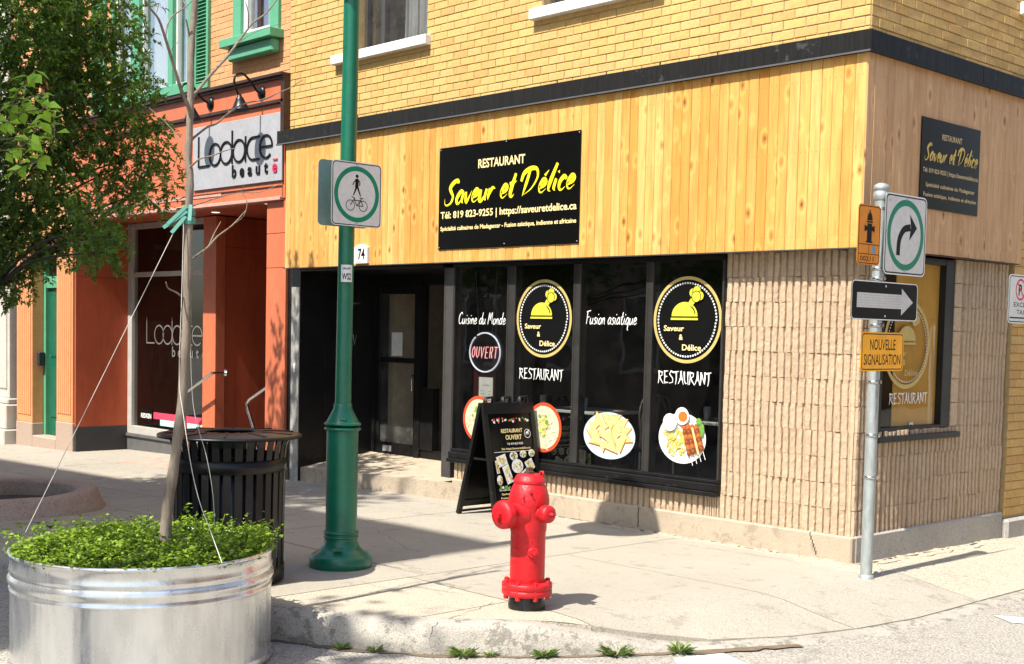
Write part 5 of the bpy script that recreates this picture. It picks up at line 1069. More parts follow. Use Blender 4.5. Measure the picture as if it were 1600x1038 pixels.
for a, z, r1, L, nm in ((-90, .595, .075, .235, 'pumper_nozzle'), (0, .60, .047, .185, 'hose_nozzle'), (180, .60, .047, .185, 'hose_nozzle')):
    dv = Vector((math.cos(math.radians(a)), math.sin(math.radians(a)), 0)); c = Vector((0, 0, z))
    m_ = MB(); m_.lathe([(r1*1.25, .08), (r1*.98, .115), (r1*.9, .13), (r1*.9, L-.06), (r1*1.1, L-.055)], c, 28, axis=dv); nz = loc(m_, nm, 'red')
    m_ = MB(); m_.lathe([(r1*1.12, L-.056), (r1*1.16, L-.05), (r1*1.16, L-.012), (r1*1.08, L), (r1*.5, L+.006), (r1*.32, L+.006)], c, 28, axis=dv); m_.lathe([(r1*.30, L+.006), (r1*.28, L+.034), (0, L+.036)], c, 5, axis=dv, smooth=False); m_.build('nozzle_cap', 'red', nz, local=True)
for (a, z) in ((-28, .36), (-60, .70), (-40, .73)):
    dv = Vector((math.cos(math.radians(a)), math.sin(math.radians(a)), 0)); m_ = MB(); s_ = 1 if z < .4 else .35
    m_.lathe([(.034*s_, .095), (.034*s_, .118), (.028*s_, .124)], (0, 0, z), 18, axis=dv); m_.lathe([(.017*s_, .12), (.015*s_, .145), (0, .147)], (0, 0, z), 5, axis=dv, smooth=False); loc(m_, 'plug', 'red')
# --- green lamp post
LX, LY = -2.222, -3.113; g0 = gz(LX, LY)
t = thing('lamp_post', 'tall green cast lamp post with bell shaped base', 'lamp post', (LX, LY, g0))
m_ = MB(); m_.lathe([(.215, -.01), (.222, .0), (.222, .07), (.212, .085), (.19, .098), (.165, .112), (.145, .132), (.128, .158), (.117, .19), (.113, .22)], n=40); loc(m_, 'base', 'green', t)
m_ = MB()
for z in (.215, .245): m_.lathe([(.112, z-.012), (.124, z-.006), (.127, z), (.124, z+.008), (.112, z+.014)], n=36, closed=False)
m_.lathe([(.117, .19), (.112, .27), (.112, .975)], n=36, closed=False)
for z in (.985, 1.02): m_.lathe([(.112, z-.012), (.128, z-.006), (.131, z), (.128, z+.008), (.112, z+.014)], n=36, closed=False)
m_.lathe([(.118, 1.03), (.066, 1.13), (.064, 1.16), (.056, 1.165)], n=36); loc(m_, 'shaft_casing', 'green', t)
m_ = MB(); dx, dy = .100, -.045; m_.tube([(0, 0, 1.15), (dx*.3, dy*.3, 2.2), (dx*.75, dy*.75, 3.4), (dx, dy, 4.2), (dx, dy, 4.4)], [.0565, .0555, .055, .055, .055], 28); loc(m_, 'pole', 'green', t)
m_ = MB(); m_.box(.10, .118, -.05, .02, .12, .135); m_.obox((.118, -.115, .145), Vector((.72, -.7, 0)), Vector((.7, .72, 0)), Vector((0, 0, 1)), .012, .035, .01); m_.obox((.085, -.06, 1.06), Vector((.72, -.7, 0)), Vector((.7, .72, 0)), Vector((0, 0, 1)), .012, .02, .008); loc(m_, 'hatch_lug', 'green', t)
m_ = MB(); m_.lathe([(.06, 4.30), (.10, 4.36), (.14, 4.42), (.41, 4.46), (.41, 4.50), (.30, 4.66), (.14, 4.78), (.10, 4.86), (.0, 4.92)], (dx, dy, 0), 32); loc(m_, 'lantern', 'green', t)
# band sticker with WS2
def curved_label(t, cx, cy, r, z0, z1, a0, a1, rows_, name):
    n = 14; m_ = MB(); vs = []
    for i in range(n+1): a = math.radians(a0+(a1-a0)*i/n); vs += [(cx+r*math.cos(a), cy+r*math.sin(a), z0), (cx+r*math.cos(a), cy+r*math.sin(a), z1)]
    m_.add(vs, [(2*i, 2*i+2, 2*i+3, 2*i+1) for i in range(n)], True)
    L = r*math.radians(a1-a0)
    for tx, y, h, w_ in rows_:
        v, f, bb = text_geo(tx, .02); sx = w_/(bb[1]-bb[0]); sy = h/.73; st = (L-w_)/2; m_.mi = 1
        out = []
        for a, b in v:
            s_ = st+(a-bb[0])*sx; an = math.radians(a0)+s_/r; out.append((cx+(r+.001)*math.cos(an), cy+(r+.001)*math.sin(an), z0+y+b*sy))
        m_.add(out, f)
    loc(m_, name, ['signwhite', 'ink'], t)
curved_label(t, .04, -.018, .0570, 2.02, 2.14, -75, 10, [('WS2', .018, .045, .062), ('OAKLAND', .088, .014, .055)], 'route_sticker')
# bike sign and blank back sign (faces parallel to the side street)
def rrect_pts(y0, y1, z0, z1, r, x, k=5):
    p = []
    for cy, cz, a0 in ((y1-r, z0+r, -90), (y1-r, z1-r, 0), (y0+r, z1-r, 90), (y0+r, z0+r, 180)):
        for i in range(k+1): a = math.radians(a0+90*i/k); p.append((x, cy+r*math.cos(a), cz+r*math.sin(a)))
    return p
def plate(x, y0, y1, z0, z1, r, label, group=None, back='signback', lean=0.0, name='street_sign', cat='sign'):
    t = thing(name, label, cat, (x, (y0+y1)/2, z0), group); m_ = MB(); m_.prism(rrect_pts(y0, y1, z0, z1, r, x-.003), .003, (1, 0, 0)); m_.build('plate', back, t); return t, Dec((x+.0005, y0, z0), (0, 1, 0), (0, 0, 1), .0006)
SX = LX+.135
t, d = plate(SX, -3.335, -2.905, 2.405, 2.85, .035, 'square pedestrian and bicycle sign with green ring on the green lamp post'); W, H = .43, .445
d.rrect(.001, .001, W-.001, H-.001, .034, 'palewhite'); d.rrect(.006, .006, W-.006, H-.006, .03, 'ink'); d.rrect(.013, .013, W-.013, H-.013, .025, 'signgrey')
cx, cy = W/2, H/2; d.ring(cx, cy, .193, .160, 'signgreen')
d.disc(cx, cy+.125, .0125, 'ink', 16); d.stroke([(cx-.003, cy+.108), (cx, cy+.085), (cx-.002, cy+.05)], .028, 'ink')
for P_ in ([(cx-.004, cy+.052), (cx-.012, cy+.03), (cx-.03, cy-.008)], [(cx+.004, cy+.052), (cx+.014, cy+.03), (cx+.032, cy-.012)]): d.stroke(P_, [.018, .013, .008], 'ink')
d.stroke([(cx-.005, cy+.10), (cx-.026, cy+.082), (cx-.036, cy+.062)], .008, 'ink'); d.stroke([(cx+.008, cy+.10), (cx+.024, cy+.084), (cx+.022, cy+.06)], .008, 'ink')
bx, by = cx, cy-.078
for s_ in (-1, 1): d.ring(bx+s_*.055, by, .038, .033, 'ink', 30)
for P_ in ([(-.055, 0), (-.02, .05)], [(-.028, .036), (.04, .036)], [(-.022, .04), (.0, 0), (.055, 0)], [(.0, 0), (.04, .05)], [(.055, 0), (.035, .036)], [(-.045, .06), (-.02, .052), (-.016, .04)], [(.025, .053), (.055, .053)]): d.stroke([(bx+a, by+b) for a, b in P_], .0055, 'ink', sm=False)
for v in (.965, .035): d.disc(cx, H*v+(.0 if v < .5 else -.005), .012, 'silver', 10)
d.build('sign_face', t)
t, d = plate(LX-.02, -3.335, -2.905, 2.41, 2.865, .035, 'blank grey green back of the sign turned away behind the pedestrian sign'); t.location.x = LX-.02
m_ = MB(); m_.box(-.005, .15, -.02, .02, .36, .39); m_.box(-.005, .15, -.02, .02, .06, .09); m_.build('bracket', 'signback', t, local=True)
# --- galvanised sign post with its signs
PX_, PY_ = .356, -.372
t = thing('sign_post', 'galvanised round steel sign post at the building corner', 'sign post', (PX_, PY_, 0))
m_ = MB(); m_.tube([(0, 0, -.02), (0, 0, .5), (0, 0, 1.6), (.005, 0, 2.70)], .042, 20); loc(m_, 'pole', 'post', t)
m_ = MB(); m_.lathe([(.046, 2.68), (.054, 2.70), (.054, 2.73), (.05, 2.735), (.05, 2.75), (.056, 2.755), (.05, 2.785), (.02, 2.80), (0, 2.80)], (.005, 0, 0), 20); loc(m_, 'cap', 'post', t)
for z in (.72, 1.02, 1.40, 1.80, 2.13, 2.2, 2.62): m_ = MB(); m_.lathe([(.044, z-.01), (.047, z-.008), (.047, z+.008), (.044, z+.01)], (.002, 0, 0), 20, closed=False); m_.box(.045, .06, -.012, .012, z-.012, z+.012); loc(m_, 'clamp', 'steel', t)
m_ = MB(); m_.lathe([(.055, -.01), (.052, .015), (.044, .02)], n=18); loc(m_, 'collar', 'post', t)
X = .405
t, d = plate(X+.012, -.405, .168, 2.162, 2.735, .045, 'square right turn arrow sign with green ring at the top of the corner post'); W = H = .573
d.rrect(.001, .001, W-.001, H-.001, .044, 'palewhite'); d.rrect(.010, .010, W-.010, H-.010, .036, 'ink'); d.rrect(.020, .020, W-.020, H-.020, .03, 'signgrey'); d.ring(W/2, H/2, .252, .208, 'signgreen')
d.stroke([(.19, .14), (.20, .25), (.26, .325), (.35, .345)], [.05, .05, .05, .05], 'ink'); d.poly([(.335, .44), (.44, .345), (.335, .25), (.355, .345)], 'ink')
for a, b in ((.06, .52), (W/2, .545), (W/2, .03), (.03, .30)): d.disc(a, b, .011, 'silver', 10)
d.build('sign_face', t)
t, d = plate(X, -.728, -.440, 2.215, 2.628, .03, 'orange hydrant marker sign numbered 00211 on the corner post', back='signorange'); W, H = .288, .413
d.rrect(.001, .001, W-.001, H-.001, .029, 'signorange'); d.rrect(.008, .008, W-.008, H-.008, .025, 'ink'); d.rrect(.014, .014, W-.014, H-.014, .02, 'signorange')
d.rect(.014, .138, W-.014, .143, 'ink'); d.rect(.014, .072, W-.014, .077, 'ink'); d.rect(W/2-.003, .077, W/2+.003, .138, 'ink'); d.disc(W*.72, .108, .024, 'blue', 18); d.text('00211', W*.12, .026, .035, W*.6, 'ink', .01)
hx = W/2; d.rect(hx-.042, .152, hx+.042, .163, 'ink'); d.rect(hx-.03, .163, hx+.03, .285, 'ink'); d.rect(hx-.055, .235, hx+.055, .265, 'ink'); d.rect(hx-.065, .228, hx-.05, .272, 'ink'); d.rect(hx+.05, .228, hx+.065, .272, 'ink'); d.rect(hx-.038, .29, hx+.038, .302, 'ink'); d.disc(hx, .306, .034, 'ink', 20, ry=.055, a0=0, a1=180); d.rect(hx-.006, .35, hx+.006, .378, 'ink'); d.build('sign_face', t)
t, d = plate(X+.004, -.787, .097, 1.836, 2.108, .035, 'black one way sign with white arrow pointing right on the corner post', back='ink'); W, H = .884, .272
d.rrect(.001, .001, W-.001, H-.001, .034, 'palewhite'); d.rrect(.008, .008, W-.008, H-.008, .03, 'ink')
d.poly([(.07, .085), (.66, .085), (.66, .04), (.82, .136), (.66, .232), (.66, .187), (.07, .187)], 'signgrey')
for k in range(5): d.rect(.075, .098+.018*k, .66, .101+.018*k, 'silver')
d.disc(W*.5, .24, .008, 'palewhite', 10); d.disc(W*.5, .03, .008, 'palewhite', 10); d.build('sign_face', t)
t, d = plate(X, -.633, -.065, 1.478, 1.752, .03, 'orange yellow sign reading NOUVELLE SIGNALISATION on the corner post', back='signyellow'); W, H = .568, .274
d.rrect(.001, .001, W-.001, H-.001, .029, 'signyellow'); d.rrect(.010, .010, W-.010, H-.010, .025, 'ink'); d.rrect(.017, .017, W-.017, H-.017, .02, 'signyellow')
d.text('NOUVELLE', W/2, .15, .078, .34, 'ink', .008, 'c'); d.text('SIGNALISATION', W/2, .045, .078, .49, 'ink', .008, 'c'); d.disc(W/2, .25, .008, 'silver', 8); d.disc(W/2, .026, .007, 'silver', 8); d.build('sign_face', t)
# --- right edge post and parking sign
t = thing('sign_post', 'thick pale grey steel post at the right edge of the photo', 'sign post', (.40, 2.16, -.03)); m_ = MB(); m_.lathe([(.058, -.02), (.056, .0), (.056, 1.80), (.05, 1.85), (.03, 1.875), (0, 1.88)], n=22); loc(m_, 'pole', 'white', t)
t, d = plate(.43, 1.49, 1.94, 1.855, 2.25, .04, 'no parking sign reading EXCEPTÉ TAXIS at the right edge'); W, H = .45, .395
d.rrect(.001, .001, W-.001, H-.001, .039, 'palewhite'); d.rrect(.010, .010, W-.010, H-.010, .032, 'ink'); d.rrect(.018, .018, W-.018, H-.018, .027, 'signwhite'); cx, cy = .205, .275
d.text('P', cx-.035, cy-.045, .09, .06, 'ink', .03); d.ring(cx, cy, .088, .072, 'signred', 40); d.stroke([(cx-.057, cy+.057), (cx+.057, cy-.057)], .014, 'signred', sm=False)
d.text('EXCEPTÉ', .095, .135, .038, .35, 'ink', .01); d.text('TAXIS', .15, .075, .038, .22, 'ink', .01); d.rect(.03, .04, .42, .052, 'ink'); d.build('sign_face', t)
m_ = MB(); m_.box(.402, .425, 1.60, 2.17, 1.872, 1.90); m_.box(.39, .41, 2.12, 2.20, 1.85, 1.92); m_.build('bracket', 'steel', t)
# small wall lamp and camera box on the side wall
m_ = MB(); m_.bbox(.014, .09, 3.05, 3.16, 1.60, 1.66, .008); m_.box(.03, .07, 3.06, 3.15, 1.66, 1.74); tag(m_.build('wall_outlet', 'charcoal'), 'small dark fixture on the yellow brick side wall by the right edge', 'fixture')
q = B(1593, 14, 0); m_ = MB(); m_.bbox(.013, .10, q.y-.03, q.y+.35, q.z-.06, q.z+.05, .01); tag(m_.build('wall_box', 'white'), 'white box fixed high on the yellow brick side wall, top right corner', 'wall box')
# --- A-frame board
t = thing('a_frame_board', 'black folding A-frame board reading RESTAURANT OUVERT on the sidewalk by the shop window', 'A-frame sign', (-3.47, -.36, 0))
tz = 1.04; fx, rx_ = .205, -.30; y0, y1 = -.30, .33
def leaf(sgn, bx, name):
    m_ = MB(); top = Vector((.015*sgn, 0, tz)); bot = Vector((bx, 0, 0)); ax = (top-bot).normalized(); nr = Vector((ax.z, 0, -ax.x))*sgn; Ya = Vector((0, 1, 0)); L = (top-bot).length
    for yy in (y0+.02, y1-.02): m_.obox(bot+ax*(L/2)+Ya*yy, nr, Ya, ax, .018, .022, L/2)
    for s_, hh in ((.10, .03), (L-.05, .05)): m_.obox(bot+ax*s_+Ya*((y0+y1)/2), nr, Ya, ax, .016, (y1-y0)/2-.042, hh)
    for yy in (y0+.1, (y0+y1)/2, y1-.1):    # handle loops on top
        m_.tube([tuple(bot+ax*L+Ya*(yy-.05)), tuple(bot+ax*(L+.05)+Ya*(yy-.045)), tuple(bot+ax*(L+.055)+Ya*(yy+.045)), tuple(bot+ax*L+Ya*(yy+.05))], .013, 6)
    fr_ = m_.build(name, 'blackframe', t, local=True)
    m_ = MB(); m_.obox(bot+ax*(L/2+.02)+Ya*((y0+y1)/2), nr, Ya, ax, .005, (y1-y0)/2-.04, L/2-.10); m_.build('panel', 'board', fr_, local=True); return bot, ax, nr, L, fr_
leaf(-1, rx_, 'rear_frame'); bot, ax, nr, L, ff = leaf(1, fx, 'front_frame')
o0 = bot+ax*.13+Vector((0, y0+.045, 0))+nr*.0055; d = Dec(o0, (0, 1, 0), ax, .0005); W, H = (y1-y0)-.09, L-.25
rr = random.Random(21)
for k in range(34): d.disc(W*rr.uniform(.08, .95), H*rr.uniform(.915, .97), rr.uniform(.006, .014), rr.choice(['palewhite', 'lettuce', 'sauce', 'signred', 'lettuce', 'dip']), 7)
d.text('RESTAURANT', W*.27, H*.805, H*.045, W*.50, 'cream', .02); d.text('OUVERT', W*.36, H*.725, H*.055, W*.38, 'cream', .02); d.ring(W*.885, H*.785, .042, .037, 'palewhite', 24); d.disc(W*.88, H*.785, .02, 'palewhite', 14, a0=0, a1=180); d.rect(W*.83, H*.775, W*.93, H*.779, 'palewhite'); d.disc(W*.91, H*.815, .009, 'palewhite', 10)
d.text('Tél: 819-823-9255', W*.38, H*.665, H*.024, W*.38, 'palewhite', .015); d.text('Site https://saveuretdelice.ca', W*.24, H*.61, H*.024, W*.68, 'cream', .015); d.rect(W*.06, H*.585, W*.97, H*.59, 'palewhite')
def dish(u, v, w_, h_, rot, kind):
    x, y = W*u, H*v; c, s_ = math.cos(rot), math.sin(rot)
    if kind == 'r': d.poly([(x+a*c*w_-b*s_*h_, y+a*s_*w_+b*c*h_) for a, b in ((-1, -1), (1, -1), (1, 1), (-1, 1))], 'platewhite')
    else: d.disc(x, y, w_, 'platewhite', 26, ry=h_, rot=rot)
    for k in range(26):
        a, b = rr.uniform(-.75, .75), rr.uniform(-.75, .75)
        if kind != 'r' and a*a+b*b > .55: continue
        d.disc(x+a*c*w_-b*s_*h_, y+a*s_*w_+b*c*h_, rr.uniform(.005, .011), rr.choice(['fry', 'fry', 'samosa', 'meat2', 'fry2', 'lettuce', 'dip']), 6)
for q in ((.22, .49, .06, .05, .25, 'r'), (.5, .535, .05, .042, 0, 'c'), (.72, .55, .042, .035, 0, 'c'), (.92, .555, .04, .035, 0, 'c'), (.55, .415, .072, .065, 0, 'c'), (.84, .42, .05, .05, .4, 'r'), (.30, .33, .042, .085, .3, 'r'), (.07, .42, .018, .06, .1, 'r'), (.09, .27, .035, .045, 0, 'c'), (.62, .29, .085, .04, .5, 'r'), (.86, .28, .035, .045, 0, 'c')): dish(*q)
for k in range(20): d.disc(W*rr.uniform(.05, .28), H*rr.uniform(.16, .2), rr.uniform(.006, .013), rr.choice(['palewhite', 'lettuce', 'lettuce']), 7)
d.rect(W*.04, H*.148, W*.97, H*.152, 'palewhite'); d.text('Spécialités malgaches', W*.08, H*.10, H*.022, W*.72, 'cream', .015); d.text('Fusion asiatique, indienne', W*.06, H*.055, H*.022, W*.8, 'cream', .015); d.build('poster', ff, local=True)
m_ = MB(); 
for yy in (y0+.02, y1-.02): m_.box(-.10, .10, yy-.004, yy+.004, .52, .54)
m_.build('spreader_bar', 'blackframe', t, local=True)
m_ = MB()
for (bx, sg_) in ((fx, 1), (rx_, -1)): m_.box(bx-.02, bx+.02, y0+.05, y1-.05, .012, .03)
m_.build('foot_rail', 'blackframe', t, local=True)
# --- litter bin
BX_, BY_ = -2.25, -4.01
t = thing('litter_bin', 'round black slatted steel litter bin behind the metal planter', 'litter bin', (BX_, BY_, gz(BX_, BY_)))
ns = 32; m_ = MB(); rb_ = .358; kz = 1.065
pr_ = [(rb_, .03), (rb_+.005, .5), (rb_+.01, .78), (rb_+.02, .86), (rb_+.04, .905)]
vs = []
for r, z in pr_:
    for s_ in (-1, 1): vs.append((r, s_*.0245, z))
for r, z in pr_:
    for s_ in (-1, 1): vs.append((r-.006, s_*.0245, z))
n = len(pr_)*2; fs = [(2*i, 2*i+1, 2*i+3, 2*i+2) for i in range(len(pr_)-1)]+[(n+2*i, n+2*i+2, n+2*i+3, n+2*i+1) for i in range(len(pr_)-1)]+[(2*i, 2*i+2, n+2*i+2, n+2*i) for i in range(len(pr_)-1)]+[(2*i+1, n+2*i+1, n+2*i+3, 2*i+3) for i in range(len(pr_)-1)]
m_.add(vs, fs); sl0 = m_.build('slat', 'black', t, local=True)
for k in range(1, ns): o = sl0.copy(); S.collection.objects.link(o); o.parent = t; o.rotation_euler = (0, 0, 6.2832*k/ns)
t.scale = (1, 1, kz)
m_ = MB(); m_.lathe([(rb_+.008, .70), (rb_+.014, .70), (rb_+.014, .78), (rb_+.008, .78)], n=48, closed=False); m_.build('hoop', 'black', t, local=True); m_ = MB(); m_.lathe([(rb_+.0, .02), (rb_+.008, .02), (rb_+.008, .11), (rb_, .11)], n=48, closed=False); m_.lathe([(rb_-.03, .02), (rb_-.02, .03)], n=40); m_.build('hoop', 'black', t, local=True)
m_ = MB(); m_.lathe([(.27, .05), (.31, .1), (.33, .80), (.32, .80), (.26, .1)], n=40, closed=False); m_.lathe([(.27, .05), (.0, .06)], n=40, closed=False); m_.build('liner', 'black', t, local=True)
m_ = MB(); m_.lathe([(.17, .925), (.30, .922), (.44, .912), (.465, .905), (.474, .912), (.468, .922), (.44, .928), (.30, .936), (.18, .94), (.165, .933), (.17, .925)], n=56, closed=False)
m_.lathe([(.40, .90), (.47, .905)], n=56, closed=False); lid = m_.build('lid', 'black', t, local=True)
for k in range(10): a = 6.283*k/10; m_ = MB(); c, s_ = math.cos(a), math.sin(a); m_.obox((.33*c, .33*s_, .935), Vector((c, s_, -.04)).normalized(), Vector((-s_, c, 0)), Vector((.04*c, .04*s_, 1)).normalized(), .10, .006, .004); m_.build('lid_rib', 'black', lid, local=True)
# --- round concrete tree pit
tc = at(-14, 780, 12.3); TX, TY = tc.x, tc.y; tz_ = gz(TX, TY)
t = thing('tree_pit_ring', 'low round concrete ring edging the street tree pit at the left edge', 'planter ring', (TX, TY, tz_))
m_ = MB(); m_.lathe([(1.03, -.05), (1.06, .0), (1.02, .06), (.99, .12), (.97, .17), (.93, .19), (.80, .185), (.77, .16), (.765, .0)], n=60, wob=lambda a, z: .018*math.sin(5*a+z*9)+.01*math.sin(13*a), closed=False); m_.build('ring', concrete_mat('old_concrete_ring', (.30, .22, .17), (.40, .31, .25), 60, .5, .9, .4), t, local=True)
m_ = MB(); m_.lathe([(.78, .03), (.4, .06), (0, .08)], n=40, closed=False); m_.build('soil', 'soil', t, local=True)
# --- galvanised stock tank planter
QX, QY = -1.375, -5.086; qz = -.170
t = thing('metal_planter', 'galvanised round stock tank planter standing on the road beside the kerb', 'planter', (QX, QY, qz))
R0 = .705
prof = [(R0-.02, .0), (R0+.008, .004), (R0+.012, .02), (R0, .035), (R0-.002, .05), (R0-.002, .40), (R0+.002, .415), (R0+.006, .43), (R0-.004, .437), (R0+.002, .455), (R0+.012, .47), (R0+.012, .49), (R0, .505), (R0-.004, .515), (R0+.006, .525), (R0+.002, .54), (R0-.002, .56), (R0-.001, .60), (R0+.004, .605), (R0+.012, .615), (R0+.008, .628), (R0-.004, .628), (R0-.010, .61), (R0-.012, .50)]
def wob(a, z):
    w_ = .0016*math.sin(3*a+1)+.001*math.sin(7*a)
    if .04 < z < .42: w_ += .006*max(-.3, math.cos(88*a))*sm((z-.04)/.06)*sm((.41-z)/.04)
    if z > .55: w_ += -.012*math.exp(-((a-5.93)/.10)**2)
    return w_
m_ = MB(); m_.lathe(prof, n=528, wob=wob, closed=False); m_.build('tank_wall', 'tank', t, local=True)
m_ = MB(); m_.lathe([(R0-.012, .555), (.4, .58), (0, .59)], n=48, closed=False); m_.build('soil', 'soil', t, local=True)
def leafcloud(name, mats, parent, items, kind='stuff', label=None, local=False):
    """items: (pos, size, dir, normal-ish) -> folded leaf of two triangles pairs"""
    m_ = MB()
    for p, s_, dv, up, w_ in items:
        sd_ = dv.cross(up)
        if sd_.length < 1e-4: sd_ = dv.cross(Vector((1, 0, .3)))
        sd_.normalize(); u2 = sd_.cross(dv).normalized()
        a = p; b = p+dv*s_*.5+sd_*s_*w_+u2*s_*.10; c = p+dv*s_-u2*s_*.08; e = p+dv*s_*.5-sd_*s_*w_+u2*s_*.10; mid = p+dv*s_*.5
        m_.add([a, b, c, e, mid], [(0, 1, 4), (1, 2, 4), (2, 3, 4), (3, 0, 4)])
    return m_.build(name, mats, parent, local=local, kind=kind, label=label)
rr = random.Random(31)
def rdir(r, zlo=-1, zhi=1):
    a = r.uniform(0, 6.283); z = r.uniform(zlo, zhi); q = math.sqrt(max(0, 1-z*z)); return Vector((q*math.cos(a), q*math.sin(a), z))
items = []; stems = MB()
for k in range(1500):
    a = rr.uniform(0, 6.283); r = (R0-.03)*math.sqrt(rr.random()); x, y = r*math.cos(a), r*math.sin(a)
    h = .035+.11*(0.5+0.5*n1(x*5+7+y*3, 3))*(0.6+.4*n1(y*6, 9))+.03*rr.random()+(.10*rr.random() if rr.random() < .16 else 0)+(.05*rr.random() if x+y > .2 else 0)
    if r > R0-.10: h *= .75
    lean = Vector((x*.25+rr.uniform(-.05, .05), y*.25+rr.uniform(-.05, .05), 0))*(.4+ (r/R0))
    base = Vector((x, y, .57)); top = base+Vector((0, 0, h))+lean*h*3
    if rr.random() < .35: stems.tube([base, (base+top)/2+Vector((rr.uniform(-.01, .01), 0, 0)), top], .0015, 3, False)
    for j in range(rr.randint(7, 11)):
        f = rr.uniform(.35, 1.05); p = base.lerp(top, f)+Vector((rr.uniform(-.018, .018), rr.uniform(-.018, .018), rr.uniform(-.01, .01)))
        items.append((p, rr.choice((.016, .022, .03, .04))*rr.uniform(.8, 1.1), rdir(rr, -.3, .8), Vector((rr.uniform(-.4, .4), rr.uniform(-.4, .4), 1)), .36))
items += [(Vector((-.62+rr.uniform(-.14, .05), -.30+rr.uniform(-.25, .25), .62+rr.uniform(-.04, .08))), rr.uniform(.05, .085), rdir(rr, -.3, .3), Vector((0, 0, 1)), .3) for k in range(34)]
leafcloud('ground_cover', 'leafcover', t, items, local=True); stems.build('stems', 'leafcover', t, local=True, kind='stuff')
# --- bare young tree in the planter, tied with cords
t = thing('young_tree', 'bare thin leafless sapling tied with cords in the metal planter', 'tree', (QX, QY, qz+.57))
D0 = 7.2
def P_at(px, py, D): return at(px, py, D)
tp = [(258, 845), (262, 790), (270, 740), (283, 640), (289, 565), (292, 500), (293, 440), (295, 330), (297, 280), (294, 250), (297, 180), (298, 120), (300, 60), (305, 0), (308, -60)]
rad = [.034, .031, .029, .027, .0255, .025, .024, .0225, .0215, .021, .0195, .019, .018, .017, .016]
sp = smooth_line([(a, b, c) for (a, b), c in zip(tp, rad)], 4)
m_ = MB(); m_.tube([P_at(a, b, D0) for a, b, c in sp], [c*(1+.08*math.sin(i*1.9)) for i, (a, b, c) in enumerate(sp)], 12); tr_ = m_.build('trunk', 'bark', t)
K1 = .3372
def br(pts, r0, r1, dd, sc=K1, ox=0, oy=0):
    pts = [(ox+a*sc, oy+b*sc) for a, b in pts]; n = len(pts); pp = smooth_line([(a, b, i/(n-1)) for i, (a, b) in enumerate(pts)], 3)
    q = MB(); q.tube([P_at(a, b, D0+dd*f) for a, b, f in pp], [.72*r0+(.72*r1-.72*r0)*f for a, b, f in pp], 7); q.build('branch', 'bark', t)
br([(884, 545), (875, 500), (840, 420), (800, 290), (765, 175), (735, 90), (700, 45), (665, -10)], .017, .006, -.5)
br([(765, 175), (775, 120), (800, 75), (850, 40), (895, 0)], .008, .004, .2); br([(735, 20), (728, 50), (722, 62)], .004, .002, 0)
br([(790, 250), (800, 225), (830, 190)], .004, .002, .1)
br([(893, 455), (908, 430), (960, 365), (1010, 310), (1060, 255), (1100, 200), (1160, 120), (1180, 100), (1235, 60), (1285, -5)], .014, .006, .6); br([(1095, 205), (1180, 150), (1300, 110)], .004, .002, .3); br([(1150, 128), (1152, 70), (1138, 10)], .005, .003, -.2)
br([(884, 655), (905, 632), (960, 590), (1005, 572), (1060, 525), (1130, 482), (1230, 460), (1290, 430), (1340, 410), (1400, 372)], .011, .003, .5); br([(1060, 525), (1060, 505)], .004, .002, 0); br([(1190, 470), (1270, 440), (1280, 425)], .003, .002, .1)
br([(878, 778), (895, 762), (930, 735), (985, 722), (1040, 700), (1090, 688)], .009, .003, -.3)
br([(892, 955), (1000, 920), (1100, 893), (1200, 892), (1310, 848)], .006, .002, .3); br([(1125, 895), (1145, 940), (1130, 1000), (1090, 1035)], .004, .002, 0); br([(1120, 890), (1130, 860)], .003, .002, 0)
br([(788, 208), (805, 195), (865, 150), (905, 105), (965, 60), (1020, 0)], .012, .004, .4, .3757, 0, 330); br([(868, 148), (890, 95), (918, 45)], .006, .003, .1, .3757, 0, 330)
br([(772, 368), (735, 340), (700, 322), (690, 296)], .008, .004, -.2, .3757, 0, 330)
br([(880, 180), (872, 140), (862, 90)], .010, .006, -.05); br([(905, 90), (880, 60), (845, -5)], .007, .004, .1); br([(870, 700), (840, 650), (760, 560), (690, 500)], .005, .002, .2); br([(880, 960), (800, 985), (740, 960), (670, 900)], .005, .002, .2)
m_ = MB()
for (a, b) in (((292, 322), (262, 350)), ((292, 330), (255, 356)), ((290, 338), (268, 364)), ((298, 320), (296, 345))):
    p, q = P_at(*a, D0-.04), P_at(*b, D0-.06); ax = (q-p).normalized(); sd_ = ax.cross(_f).normalized(); m_.obox((p+q)/2, ax, sd_, ax.cross(sd_), (q-p).length/2, .010, .002)
for py in (332, 345): c = P_at(295, py, D0); m_.lathe([(.034, -.02), (.036, 0), (.034, .02)], c, 12, closed=False)
tag(m_.build('tree_tie', 'teal'), 'teal green strap ties wrapped round the sapling trunk', 'tree tie')
def cord(p, q, sag, lab, r=.0022):
    m_ = MB(); pts = [p.lerp(q, i/10)-Vector((0, 0, sag*math.sin(math.pi*i/10))) for i in range(11)]; m_.tube(pts, r, 6); tag(m_.build('cord', 'rope'), lab, 'cord')
e1 = Vector((QX-.60, QY-.30, qz+.60)); cord(P_at(270, 366, D0-.05), P_at(40, 832, 7.05), .0, 'pale cord running from the teal tie down to the left')
def cordp(pts, lab, r=.0022):
    m_ = MB(); m_.tube([tuple(q) for q in smooth_line([tuple(P_at(*p)) for p in pts], 5)], r, 6); tag(m_.build('cord', 'rope'), lab, 'cord')
cordp(((287, 345, 7.16), (284, 460, 7.14), (280, 590, 7.12), (286, 645, 7.05), (299, 730, 6.95), (312, 785, 6.85), (327, 825, 6.75), (347, 880, 6.53)), 'white cord running down to the dented front rim of the metal planter')
